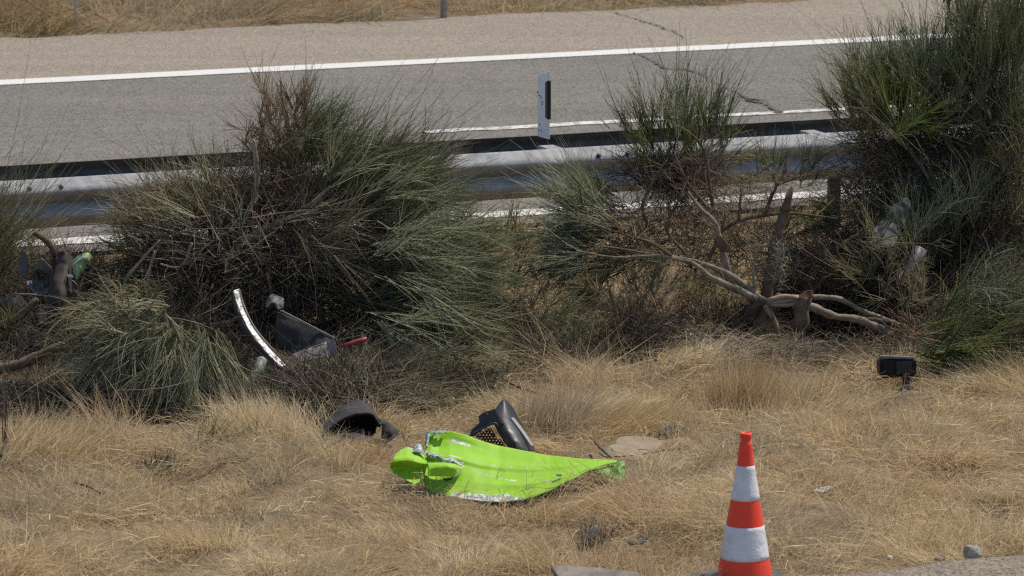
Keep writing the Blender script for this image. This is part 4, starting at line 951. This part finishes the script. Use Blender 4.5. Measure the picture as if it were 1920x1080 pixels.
link('base', box_mesh('base', cp + np.array([0, 0, .012]), (.17, .17, .016), [(ca, sa_, 0), (-sa_, ca, 0), (0, 0, 1)], .012), M['rubber'], cone)

# ------------------------------------------------------------------ green body panel
gp = thing('car_panel', G(950, 935), 'crumpled lime green car body panel torn at its left end lying on the grass', 'car panel')
y0 = 23.0
tops = [(802, 813), (812, 808), (826, 812), (846, 809), (872, 815), (902, 826), (935, 836), (968, 843), (1000, 849), (1032, 855), (1062, 857), (1090, 860), (1118, 861), (1157, 863)]
bots = [(790, 904), (799, 914), (812, 924), (838, 932), (862, 935), (900, 940), (942, 941), (974, 938), (1002, 931), (1030, 920), (1052, 908), (1082, 895), (1106, 882), (1154, 868)]
rise = [.40, .40, .40, .40, .39, .38, .37, .35, .33, .31, .28, .25, .22, .16]; low = [.13, .09, .04, .01, .0, -.02, -.02, -.02, -.01, .01, .03, .05, .07, .11]
rows = []
for b in (0, .12, .24, .34, .40, .46, .58, .7, .82, .92, 1):
    row = []
    for k, ((u0, v0), (u1, v1)) in enumerate(zip(tops, bots)):
        y = rise[k] * (1 - b) + low[k] * b
        c0 = .40 - .004 * k
        crease = .026 * max(0, 1 - abs(b - c0) / .10) * (1 - k / 13)                 # pressed fold along the panel
        c1 = .55 + .02 * k
        crease += .014 * max(0, 1 - abs(b - c1) / .12) * (k > 3)
        dent = .05 * math.exp(-((k - 1.6) / 1.2) ** 2 - ((b - .66) / .14) ** 2)      # crushed hollow by the tear
        cup = -.03 * math.exp(-((k - 3) / 2.0) ** 2) * max(0, 1 - abs(b - .16) / .18)
        row.append((u0 + (u1 - u0) * b, v0 + (v1 - v0) * b, y0 + y - crease + dent - cup))
    rows.append(row)
def wear(a, b):
    w_ = np.clip((b - .72) * 1.9, 0, .5) * np.clip(1 - np.abs(a - .42) * 2.6, 0, 1) * 1.25
    w_ = np.maximum(w_, .48 * np.exp(-((a - .27) / .07) ** 2 - ((b - .12) / .05) ** 2))
    w_ = np.maximum(w_, .5 * np.exp(-((a - .17) / .05) ** 2 - ((b - .52) / .05) ** 2))
    w_ = np.maximum(w_, .5 * np.exp(-((a - .0) / .02) ** 2) * (b < .5))
    w_ = np.maximum(w_, .36 * np.exp(-((b - .34) / .02) ** 2) * (a > .1) * (a < .6))
    w_ = np.maximum(w_, .42 * np.exp(-((b - (.62 + .5 * (a - .5))) / .012) ** 2) * (a > .35) * (a < .85))
    return w_
sheet('skin', rows, 131, 71, M['lime'], gp, .003, lin=(True, True), crumple=.009, seed=3, cscale=6, wear=wear)
zero = lambda a, b: np.maximum(np.clip(.4 - b * 4, 0, .4), .44 * (b > .97))
sheet('curled_flap', [
    [(742, 850, y0 + .26), (750, 843, y0 + .28), (762, 838, y0 + .30), (778, 840, y0 + .31), (790, 846, y0 + .30), (799, 853, y0 + .28)],
    [(737, 862, y0 + .13), (750, 859, y0 + .12), (764, 858, y0 + .11), (778, 859, y0 + .11), (790, 861, y0 + .13), (801, 865, y0 + .15)],
    [(734, 867, y0 + .12), (750, 866, y0 + .10), (764, 865, y0 + .09), (778, 866, y0 + .09), (790, 868, y0 + .11), (801, 870, y0 + .14)],
    [(731, 876, y0 + .17), (750, 879, y0 + .16), (764, 881, y0 + .15), (777, 882, y0 + .15), (789, 880, y0 + .16), (799, 878, y0 + .17)],
    [(736, 885, y0 + .15), (752, 893, y0 + .11), (764, 898, y0 + .09), (776, 901, y0 + .09), (788, 899, y0 + .11), (796, 892, y0 + .15)],
    [(738, 888, y0 + .13), (754, 898, y0 + .08), (766, 904, y0 + .05), (777, 909, y0 + .04), (788, 907, y0 + .06), (794, 900, y0 + .11)]], 40, 34, M['lime'], gp, .003, lin=(True, True), crumple=.024, seed=8, cscale=11, wear=zero)
sheet('fold', [[(800, 866, y0 + .2), (825, 868, y0 + .17), (850, 870, y0 + .16), (870, 873, y0 + .16)], [(803, 876, y0 + .07), (830, 872, y0 + .05), (852, 874, y0 + .06), (862, 882, y0 + .1)], [(802, 893, y0 + .03), (820, 893, y0 + .03), (842, 893, y0 + .05), (850, 896, y0 + .08)]], 28, 18, M['lime'], gp, .004, crumple=.02, seed=12, cscale=10, wear=lambda a, b: .4 * (a > .85) + 0 * b)
sheet('torn_metal', [[(800, 846, y0 + .24), (816, 850, y0 + .2), (842, 860, y0 + .15), (870, 868, y0 + .15)], [(804, 853, y0 + .17), (820, 857, y0 + .14), (842, 865, y0 + .12), (866, 871, y0 + .13)], [(809, 860, y0 + .15), (824, 861, y0 + .14), (838, 867, y0 + .12), (862, 874, y0 + .13)]], 34, 12, M['primer'], gp, .002, crumple=.02, seed=5, cscale=40)
sheet('torn_metal', [[(799, 811, y0 + .42), (803, 807, y0 + .40), (807, 812, y0 + .38)], [(798, 822, y0 + .38), (802, 822, y0 + .35), (805, 822, y0 + .36)], [(797, 834, y0 + .33), (800, 836, y0 + .3), (802, 838, y0 + .31)]], 8, 14, M['primer'], gp, .002, crumple=.01, seed=6, cscale=40)
sheet('torn_metal', [[(776, 834, y0 + .34), (783, 830, y0 + .33), (789, 833, y0 + .31), (793, 842, y0 + .26)], [(774, 842, y0 + .30), (782, 838, y0 + .26), (788, 840, y0 + .24), (797, 852, y0 + .2)], [(768, 850, y0 + .24), (778, 847, y0 + .2), (788, 849, y0 + .19), (800, 858, y0 + .16)]], 18, 14, M['primer'], gp, .002, crumple=.02, seed=7, cscale=30)
sheet('torn_metal', [[(806, 813, y0 + .4), (820, 809, y0 + .39), (838, 809, y0 + .39)], [(808, 818, y0 + .36), (822, 814, y0 + .35), (838, 813, y0 + .35)]], 16, 6, M['primer'], gp, .003, crumple=.03, seed=9, cscale=24)
poly_plate('puncture', [(829, 895), (838, 898), (850, 895), (846, 900), (834, 902)], y0 + .055, M['black_reflector'], gp, .012, .3, 0)
poly_plate('puncture', [(1042, 889), (1055, 890), (1052, 893), (1044, 893)], y0 + .075, M['primer'], gp, .012, .3, 0)
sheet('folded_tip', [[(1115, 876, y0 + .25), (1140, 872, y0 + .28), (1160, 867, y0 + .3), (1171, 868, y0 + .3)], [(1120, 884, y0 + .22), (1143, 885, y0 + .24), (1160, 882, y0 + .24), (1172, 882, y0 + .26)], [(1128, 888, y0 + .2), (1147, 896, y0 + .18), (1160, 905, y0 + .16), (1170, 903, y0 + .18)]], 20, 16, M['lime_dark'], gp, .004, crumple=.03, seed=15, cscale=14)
link('bent_rib', tube_mesh('bent_rib', [limb([(1105, 884, 1.5), (1130, 878, 1.5), (1155, 868, 1.5)], y0 + .2), limb([(1118, 887, 1.5), (1140, 892, 1.5), (1162, 900, 1.5)], y0 + .18)]), M['lime'], gp)

# ------------------------------------------------------------------ dark grille piece behind the panel
gr = thing('grille_piece', G(960, 846), 'broken black plastic duct with honeycomb grille standing behind the green panel', 'car part')
yg = 24.25
sheet('shell', [
    [(929, 768, yg + .20), (938, 755, yg + .22), (946, 749, yg + .24), (958, 760, yg + .30)],
    [(926, 790, yg + .10), (938, 780, yg + .10), (955, 778, yg + .14), (970, 781, yg + .24)],
    [(936, 812, yg + .04), (948, 806, yg + .0), (968, 802, yg + .06), (984, 806, yg + .2)],
    [(950, 833, yg + .0), (962, 830, yg - .05), (982, 826, yg + .0), (996, 828, yg + .14)],
    [(964, 847, yg - .02), (976, 850, yg - .07), (992, 846, yg - .03), (1003, 845, yg + .1)]], 22, 30, M['black_plastic'], gr, .006, crumple=.008, seed=4, cscale=14)
poly_plate('mount_plate', [(880, 818), (884, 806), (899, 793), (897, 780), (905, 774), (929, 766), (936, 780), (930, 795), (921, 797), (905, 805), (889, 818)], yg + .06, M['black_plastic'], gr, .014, .25, .003)
for (u, v) in ((913, 778), (942, 794), (926, 815)):
    p = W(u, v, yg + .03); bm = bmesh.new(); bmesh.ops.create_uvsphere(bm, u_segments=10, v_segments=6, radius=.008)
    for q in bm.verts: q.co += Vector(p)
    me = bpy.data.meshes.new('clip'); bm.to_mesh(me); bm.free(); link('clip', me, M['black_reflector'], gr)
hexs = []
for i in range(-2, 9):
    for j in range(-2, 9):
        u, v = 897 + i * 6.2 + (j % 2) * 3.1, 800 + j * 5.2
        if (v < 822 + (u - 897) * .75) and v > 818 - (u - 887) * .62 and u < 912 + (v - 796) * .85 and u > 892: 
            pts = [(u + 3.2 * math.cos(a), v + 3.0 * math.sin(a), 1.15) for a in np.linspace(0, 2 * math.pi, 7)]
            hexs.append(limb(pts, yg + .08))
gm = tube_mesh('honeycomb', hexs, 4, 0, .009); link('honeycomb_grille', gm, M['black_plastic'], gr)
link('rim', tube_mesh('rim', [limb([(880, 818, 2), (905, 803, 2), (926, 793, 2), (934, 800, 2), (946, 828, 2), (966, 848, 2)], yg + .04)]), M['black_plastic'], gr)
sheet('side_rib', [[(957, 784, yg + .1), (963, 783, yg + .12)], [(978, 812, yg + .03), (984, 810, yg + .05)], [(996, 838, yg - .03), (1001, 836, yg - .01)]], 5, 14, M['grey_plastic'], gr, .006)

# ------------------------------------------------------------------ black liner
ll = thing('wheel_liner', G(665, 826), 'crumpled dusty black wheel arch liner at the foot of the big bush', 'car part')
yl = 24.45
sheet('shell', [
    [(608, 796, yl + .2), (630, 772, yl + .32), (662, 751, yl + .36), (688, 757, yl + .34), (705, 778, yl + .26)],
    [(606, 808, yl + .1), (632, 784, yl + .14), (664, 766, yl + .18), (694, 770, yl + .16), (711, 792, yl + .14)],
    [(609, 815, yl + .05), (634, 792, yl + .02), (668, 775, yl + .02), (697, 778, yl + .04), (713, 800, yl + .08)],
    [(612, 812, yl + .14), (640, 793, yl + .22), (670, 781, yl + .26), (694, 784, yl + .26), (706, 802, yl + .2)],
    [(615, 822, yl + .12), (645, 812, yl + .28), (672, 800, yl + .34), (690, 802, yl + .34), (703, 815, yl + .22)]], 40, 34, M['black_felt'], ll, .006, crumple=.03, seed=11, cscale=11)
sheet('lower_flap', [[(606, 810, yl + .06), (640, 800, yl + .1), (700, 808, yl + .12)], [(608, 820, yl - .02), (645, 815, yl - .02), (700, 818, yl + .02)], [(615, 829, yl - .03), (650, 832, yl - .06), (700, 828, yl - .02)]], 24, 14, M['black_felt'], ll, .006, crumple=.05, seed=13, cscale=12)
sheet('tail', [[(706, 782, yl + .16), (716, 786, yl + .18), (726, 794, yl + .18)], [(716, 800, yl + .06), (732, 800, yl + .04), (746, 806, yl + .08)], [(714, 826, yl + .0), (730, 826, yl - .03), (746, 814, yl + .02)]], 16, 16, M['black_felt'], ll, .006, crumple=.03, seed=14, cscale=12)

# ------------------------------------------------------------------ wreckage in the foot of the big bush
yw = 26.1
cs = thing('alloy_strip', G(500, 720), 'bent bright scratched alloy trim strip leaning in the foot of the big bush', 'car part')
sheet('strip', [[(437, 545, yw + .3), (444, 571, yw + .24), (456, 600, yw + .16), (471, 627, yw + .08), (494, 656, yw + .0), (526, 690, yw - .1)], [(447, 542, yw + .33), (453, 569, yw + .27), (464, 596, yw + .19), (479, 622, yw + .11), (502, 650, yw + .03), (536, 685, yw - .07)]], 40, 5, M['chrome'], cs, .008, crumple=.006, seed=2, cscale=20)
sheet('flange', [[(448, 541, yw + .34), (455, 568, yw + .28), (467, 596, yw + .2), (482, 622, yw + .12), (505, 649, yw + .04), (539, 684, yw - .06)], [(450, 543, yw + .38), (458, 570, yw + .32), (469, 597, yw + .24), (485, 622, yw + .16), (508, 650, yw + .08), (540, 686, yw - .02)]], 40, 3, M['dark_metal'], cs, .006)
sheet('lower_face', [[(436, 546, yw + .3), (443, 572, yw + .24), (455, 601, yw + .16), (470, 628, yw + .08), (493, 657, yw), (525, 691, yw - .1)], [(434, 556, yw + .33), (440, 582, yw + .28), (450, 610, yw + .2), (464, 638, yw + .12), (487, 668, yw + .04), (518, 696, yw - .06)]], 40, 4, M['dark_metal'], cs, .006)

bx = thing('plastic_tray', G(580, 720), 'broken grey plastic tray with dark inside lying under the big bush', 'car part')
yb = 26.2
sheet('back_panel', [[(520, 585, yb + .22), (560, 600, yb + .24), (596, 617, yb + .24), (625, 634, yb + .22)], [(516, 620, yb + .2), (545, 634, yb + .21), (580, 645, yb + .2), (612, 642, yb + .18)], [(520, 652, yb + .19), (540, 662, yb + .19), (560, 662, yb + .17), (600, 652, yb + .16)]], 22, 14, M['black_felt'], bx, .008, crumple=.02, seed=1)
sheet('front_panel', [[(548, 664, yb), (575, 655, yb + .0), (612, 641, yb + .02)], [(556, 672, yb - .03), (580, 667, yb - .03), (613, 655, yb - .01)], [(560, 679, yb - .05), (585, 676, yb - .05), (614, 669, yb - .03)]], 18, 8, M['grey_plastic'], bx, .006, crumple=.008, seed=3)
poly_plate('end_tab', [(614, 641), (626, 636), (631, 661), (617, 669)], yb - .02, M['grey_plastic'], bx, .006, .2)
for a, b in (((570, 658), (590, 666)), ((590, 666), (612, 665)), ((586, 652), (609, 644))):
    link('slot', tube_mesh('slot', [limb([(*a, 1.2), (*b, 1.2)], yb - .055)], 5, 0), M['black_reflector'], bx)
poly_plate('rim', [(524, 583), (528, 581), (629, 633), (626, 637)], yb + .22, M['grey_plastic'], bx, .006, 0)

rc = sheet('wing_shell', [[(497, 566, yw + .15 + .42), (505, 554, yw + .15 + .44), (518, 552, yw + .15 + .46), (530, 558, yw + .15 + .46)], [(500, 576, yw + .15 + .36), (510, 568, yw + .15 + .34), (522, 566, yw + .15 + .36), (532, 566, yw + .15 + .4)], [(506, 580, yw + .15 + .38), (514, 580, yw + .15 + .34), (522, 577, yw + .15 + .34), (531, 574, yw + .15 + .38)]], 16, 14, M['grey_dirty'], None, .006, crumple=.06, seed=5, cscale=16)
tag(rc, 'small rounded grey shell caught in twigs above the plastic tray', 'car part')
rd_ = link('red_rod', tube_mesh('red_rod', [limb([(640, 650, 4), (655, 645, 4.6), (672, 640, 4.6), (688, 635, 4)], yb + .02)], 10, .05), M['red_plastic']); tag(rd_, 'short red plastic rod right of the plastic tray', 'car part')
pg = sheet('metal_strut', [[(484, 672, yw - .05), (492, 670, yw - .06), (501, 676, yw - .05)], [(470, 700, yw - .1), (480, 698, yw - .13), (490, 704, yw - .1)], [(452, 728, yw - .16), (464, 728, yw - .19), (478, 732, yw - .16)], [(445, 742, yw - .18), (456, 744, yw - .2), (466, 744, yw - .18)]], 10, 20, M['pale_green'], None, .008, crumple=.012, seed=6, cscale=12)
tag(pg, 'pale green metal strut leaning below the bright alloy strip', 'car part')
wp = poly_plate('broken_fragment', [(417, 683), (424, 678), (438, 680), (441, 687), (430, 690), (420, 692)], yw - .1, M['lilac'], None, .012, .4, .002, .03); tag(wp, 'small whitish broken fragment left of the pale green strut', 'car part')
fl2 = poly_plate('broken_fragment', [(525, 692), (548, 682), (556, 700), (552, 715), (534, 712), (526, 702)], yw - .12, M['pale_green'], None, .008, .5, .002, .03, 4); tag(fl2, 'pale torn fragment at the lower end of the bright alloy strip', 'car part')

# ------------------------------------------------------------------ wreckage heap at left
yh = 27.1
dp = sheet('bent_sheet_metal', [
    [(108, 474, yh + .3), (118, 470, yh + .26), (128, 474, yh + .26), (134, 480, yh + .3)],
    [(104, 504, yh + .2), (112, 506, yh + .14), (124, 508, yh + .14), (134, 512, yh + .2)],
    [(92, 546, yh + .1), (104, 548, yh + .0), (120, 550, yh + .0), (134, 548, yh + .1)],
    [(84, 566, yh + .06), (100, 580, yh - .04), (118, 586, yh - .04), (132, 580, yh + .06)],
    [(98, 592, yh + .06), (108, 604, yh - .02), (120, 608, yh - .02), (131, 604, yh + .06)]], 22, 34, M['rust_brown'], None, .008, crumple=.05, seed=21, cscale=9)
tag(dp, 'dark brown bent metal panel standing in the wreck heap at the left', 'car part')
gf = sheet('panel_scrap', [[(134, 488, yh + .16), (150, 478, yh + .14), (166, 474, yh + .14), (173, 482, yh + .18)], [(136, 500, yh + .12), (148, 496, yh + .06), (160, 490, yh + .08), (167, 494, yh + .14)], [(138, 511, yh + .1), (144, 524, yh + .06), (152, 514, yh + .08), (160, 507, yh + .12)]], 18, 16, M['lime_dusty'], None, .005, crumple=.05, seed=22, cscale=16, wear=lambda a, b: .5 * (vnoise(a * 4, b * 4, 3) > .45))
tag(gf, 'small torn lime green and white scrap on the bent brown panel', 'car panel')
ws = poly_plate('broken_fragment', [(125, 515), (136, 515), (138, 521), (128, 520)], yh + .05, M['paper'], None, .008, .3, .002); tag(ws, 'tiny white chip just below the lime green scrap', 'car part')
sk = poly_plate('metal_shard', [(31, 520), (36, 490), (41, 469), (50, 480), (53, 500), (52, 522)], yh + .3, M['dark_metal'], None, .02, .15, .003, .03, 3); tag(sk, 'dark pointed metal shard standing left of the bent brown panel', 'car part')
gy_ = poly_plate('trim_fragment', [(48, 528), (62, 526), (92, 540), (86, 552), (72, 556), (54, 540)], yh + .15, M['lilac'], None, .008, 1.2, .002, .03, 8); tag(gy_, 'pale grey trim fragment lying between the shard and the bent panel', 'car part')
bp = link('bent_bar', tube_mesh('bent_bar', [limb([(63, 436, 5), (72, 441, 6), (84, 449, 6), (96, 461, 6), (102, 478, 6), (101, 497, 5.5), (97, 520, 5)], yh + .35)], 10, .04), M['bark']); tag(bp, 'hooked dark bent bar rising from the wreck heap against the road', 'bar')
for q, (pts, Yq, mm, lb) in enumerate([
    ([(58, 500), (78, 486), (98, 500), (104, 540), (82, 556), (62, 548)], yh + .2, 'dark_metal', 'crushed dark metal sheet wedged between the pale trim fragment and the bent brown panel'),
    ([(60, 580), (92, 566), (112, 590), (108, 612), (74, 606)], yh - .1, 'black_felt', 'torn black plastic flap just above the folded rubber sheet'),
    ([(134, 520), (146, 530), (144, 580), (136, 604), (131, 560)], yh + .12, 'dark_metal', 'narrow dark strip along the right side of the bent brown panel'),
    ([(2, 560), (28, 548), (46, 566), (38, 590), (10, 588)], yh + .1, 'grey_dirty', 'dirty grey crushed piece at the left edge of the wreck heap')]):
    o = poly_plate('wreck_fragment', pts, Yq, M[mm], None, .012, .25, .002, .09, 40 + q); tag(o, lb, 'car part')
tr_ = link('thin_rod', tube_mesh('thin_rod', [limb([(28, 551, 2), (70, 553, 2)], yh)], 6, .03), M['lilac']); tag(tr_, 'thin pale horizontal rod at the left of the wreck heap', 'rod')
cu = sheet('rubber_sheet', [
    [(20, 622, yh + .0), (45, 612, yh + .1), (75, 608, yh + .14), (110, 610, yh + .1), (122, 616, yh + .04)],
    [(22, 638, yh - .16), (48, 624, yh - .14), (78, 620, yh - .1), (106, 622, yh - .1), (124, 628, yh - .1)],
    [(26, 648, yh - .2), (50, 640, yh - .2), (76, 636, yh - .18), (104, 636, yh - .18), (122, 634, yh - .14)],
    [(30, 660, yh - .22), (56, 656, yh - .28), (80, 652, yh - .26), (104, 648, yh - .22), (118, 640, yh - .16)]], 30, 22, M['black_felt'], None, .012, crumple=.06, seed=24, cscale=9)
tag(cu, 'folded black rubber sheet lying below the bent brown panel', 'car part')
lg = link('fallen_branch', tube_mesh('fallen_branch', [limb([(-40, 700, 11), (0, 692, 10), (35, 684, 10), (70, 668, 9), (105, 652, 8), (150, 628, 6), (180, 606, 4)], 26.3)], 8, .1), M['bark']); tag(lg, 'dark fallen branch lying at the left edge below the rubber sheet', 'branch')
lg2 = link('fallen_branch', tube_mesh('fallen_branch', [limb([(-30, 618, 8), (0, 610, 8), (30, 597, 8), (52, 580, 7), (70, 560, 5)], 26.9)], 8, .1), M['bark']); tag(lg2, 'slanting branch at the left edge above the rubber sheet', 'branch')
td = thing('tyre_piece', G(20, 755), 'grey ribbed tyre tread piece on the ground at the left edge', 'tyre')
link('casing', sheet_mesh('casing', [[(-12, 716, 26.05), (20, 713, 26.08), (46, 724, 26.02)], [(-12, 738, 25.9), (22, 738, 25.9), (52, 742, 25.86)], [(-12, 754, 25.76), (22, 757, 25.74), (48, 756, 25.74)]], 14, 10), M['rubber'], td)
for i in range(5):
    for j in range(4):
        u, v = -6 + i * 12 + j * 2.5, 719 + j * 10 + (i % 2) * 2
        p = W(u, v, 25.96 - j * .075); a = random.uniform(.3, .7)
        link('tread_block', box_mesh('tread_block', p, (.020, .009, .011), [(math.cos(a), 0, math.sin(a)), (0, 1, 0), (-math.sin(a), 0, math.cos(a))], .002), M['galv_dark'], td)

# ------------------------------------------------------------------ wreckage at right
yr = 26.05
mb = thing('mirror_housing', W(1680, 704, yr), 'glossy black mirror housing with pale top edge below the right bush', 'car part')
link('housing', box_mesh('housing', W(1681, 688, yr + .06), (.103, .06, .052), [(1, .1, .03), (-.1, 1, 0), (-.03, 0, 1)], .014), M['black_gloss'], mb)
link('rim', box_mesh('rim', W(1681, 669.5, yr + .03), (.096, .02, .006), [(1, .1, -.06), (-.1, 1, 0), (.06, 0, 1)], .003), M['lilac'], mb)
link('glass', box_mesh('glass', W(1695, 690, yr - .008), (.045, .004, .036), [(1, .1, .03), (-.1, 1, 0), (-.03, 0, 1)], .002), M['black_reflector'], mb)
bs_ = thing('bracket', W(1690, 750, 25.85), 'brown strip and dark wedge shaped bracket under the black mirror housing', 'car part')
link('strip', box_mesh('strip', W(1699, 714, yr - .03), (.02, .012, .04), None, .004), M['rust_brown'], bs_)
poly_plate('wedge', [(1669, 748), (1692, 723), (1706, 722), (1705, 749), (1688, 750)], 25.68, M['dark_metal'], bs_, .05, .3, .004, .01)
poly_plate('foot', [(1706, 735), (1738, 730), (1740, 742), (1712, 749)], 25.68, M['galv_dark'], bs_, .012, .8, .003, .01)
ts = sheet('plastic_sheet', [[(1690, 368, 27.80), (1700, 370, 27.78), (1708, 380, 27.80)], [(1660, 405, 27.72), (1678, 410, 27.68), (1698, 412, 27.72)], [(1640, 432, 27.64), (1662, 438, 27.60), (1686, 436, 27.66)], [(1632, 446, 27.60), (1655, 462, 27.56), (1678, 458, 27.60)]], 18, 26, M['teal'], None, .005, crumple=.05, seed=31, cscale=10)
tag(ts, 'crumpled blue grey plastic sheet hanging in the right bush', 'car part')
wsx = sheet('trim_strip', [[(1712, 460, 27.50), (1725, 462, 27.48), (1738, 471, 27.50)], [(1706, 482, 27.45), (1716, 486, 27.40), (1727, 488, 27.45)], [(1698, 503, 27.40), (1706, 506, 27.37), (1714, 504, 27.40)], [(1680, 520, 27.35), (1688, 526, 27.33), (1692, 532, 27.35)]], 12, 22, M['lilac'], None, .005, crumple=.015, seed=32, cscale=10)
tag(wsx, 'off white curved trim strip hanging below the blue grey sheet', 'car part')

# ------------------------------------------------------------------ stones and small scraps
def stone(name, u, v, ru, rv, m, label, cat, seed, flat=.8):
    p = G(u, v); p[2] = float(hgt(p[0], p[1])); k = mpp(p[1])
    o = link(name, stone_mesh(name, (p[0], p[1], p[2] + rv * k * .7), (ru * k, ru * k * .9, rv * k), seed, 1.0), m); return tag(o, label, cat)
stone('stone', 1822, 1050, 18, 22, M['stone'], 'large grey stone at the edge of the near road', 'stone', 1)
stone('stone', 1765, 1046, 14, 6, M['stone_dark'], 'flat dark stone left of the large grey stone', 'stone', 2)
stone('stone', 1668, 1049, 7, 6, M['paper'], 'small white pebble at the edge of the near road', 'stone', 3)
stone('stone', 733, 1078, 13, 11, M['stone_dark'], 'dark stone at the bottom edge left of the board', 'stone', 4)
stone('stone', 566, 1070, 7, 5, M['paper'], 'white pebble in the grass at the bottom left', 'stone', 5)
stone('stone', -3, 868, 9, 14, M['stone_dark'], 'dark stone cut by the left edge', 'stone', 6)
stone('stone', 1485, 1048, 10, 4, M['stone_dark'], 'low dark stone right of the cone base', 'stone', 7)
pt = G(1512, 788); pt[2] = .05
ps = link('pipe_piece', tube_mesh('pipe_piece', [limb([(1502, 774, 7), (1512, 780, 7.5), (1524, 787, 7)], pt[1])], 12, .05), M['stone']); tag(ps, 'short pale stony tube lying on straw right above the cone', 'debris')
pc = poly_plate('paper_scrap', [(1527, 921), (1537, 914), (1551, 911), (1561, 914), (1551, 920), (1540, 923)], G(1540, 924)[1] - .02, M['paper'], None, .004, 1.5, 0, .04, 3); tag(pc, 'crumpled white scrap in the grass right of the cone', 'scrap')
pc = poly_plate('plastic_scrap', [(1114, 956), (1135, 956), (1136, 961), (1115, 961)], G(1125, 966)[1] - .05, M['pale_green'], None, .006, 1.0, .001); tag(pc, 'thin pale green scrap in the grass below the panel tip', 'scrap')
pc = poly_plate('plastic_scrap', [(1176, 1014), (1200, 1014), (1208, 1008), (1216, 1011), (1204, 1020), (1180, 1019)], G(1195, 1028)[1] - .05, M['stone_dark'], None, .01, .8, .002, .03); tag(pc, 'dark ragged scrap in the foreground grass above the board', 'scrap')
pc = poly_plate('plastic_scrap', [(1098, 1004), (1112, 983), (1120, 986), (1114, 1006), (1104, 1012)], G(1108, 1022)[1] - .02, M['stone'], None, .006, .2, .002, .03, 9); tag(pc, 'small dark grey upright scrap in the foreground weed', 'scrap')
bd = poly_plate('wooden_board', [(1032, 1065), (1042, 1064), (1110, 1068), (1195, 1077), (1200, 1088), (1046, 1086)], G(1110, 1086)[1], M['board'], None, .03, 2.5, .004); tag(bd, 'pale weathered board lying across the bottom edge left of the cone', 'board')
pc = poly_plate('paper_scrap', [(675, 163), (677, 162), (684, 168), (682, 169)], 31.5, M['paper'], None, .004, .5, 0); tag(pc, 'tiny white fleck hanging right of the top of the big bush', 'scrap')
# bare concrete patch with a hole
cpz = []
for a in np.linspace(0, 2 * math.pi, 30, endpoint=False):
    r_ = 1 + .18 * math.sin(3 * a + 1) + rng.uniform(-.08, .08)
    cpz.append(G(1208 + 88 * r_ * math.cos(a), 846 + 19 * r_ * math.sin(a)))
bm = bmesh.new(); c0 = np.mean(cpz, axis=0)
ring0 = [bm.verts.new((p[0], p[1], float(hgt(p[0], p[1])) + .005)) for p in cpz]
ring1 = [bm.verts.new((*(c0[:2] + (p[:2] - c0[:2]) * .8), 0.028 + .012 * random.random())) for p in cpz]
for i in range(30): bm.faces.new((ring0[i], ring0[(i + 1) % 30], ring1[(i + 1) % 30], ring1[i]))
bm.faces.new(ring1)
me = bpy.data.meshes.new('concrete_slab'); bm.to_mesh(me); bm.free()
cs_ = link('concrete_slab', me, M['concrete']); tag(cs_, 'bare buried concrete slab showing through the dry grass above the cone', 'slab')
pl = poly_plate('dark_lid', [(1232, 812), (1262, 796), (1290, 797), (1280, 806), (1256, 815), (1240, 818)], G(1260, 826)[1], M['stone_dark'], None, .01, 1.2, .002, .03, 6); tag(pl, 'dark curled plate at the corner of the bare concrete slab', 'plate')
stn = link('dead_stalk', tube_mesh('dead_stalk', [limb([(1247, 836, 2), (1248, 820, 3), (1251, 796, 2)], G(1250, 830)[1])], 6), M['bark_grey']); tag(stn, 'short dead stem standing on the concrete slab before the dark plate', 'stem')
for (a, b, c_, lab) in (((1115, 828), (1128, 842), (1146, 858), 'thin dead twig lying at the left end of the concrete slab'), ((920, 690), (960, 720), (1010, 738), 'thin dead twig lying right of the big bush foot'), ((140, 905), (165, 912), (188, 924), 'short dark stick in the left foreground grass')):
    o = link('dead_stick', tube_mesh('dead_stick', [[(*G(*q, .06), .006) for q in (a, b, c_)]], 6), M['bark']); tag(o, lab, 'stick')
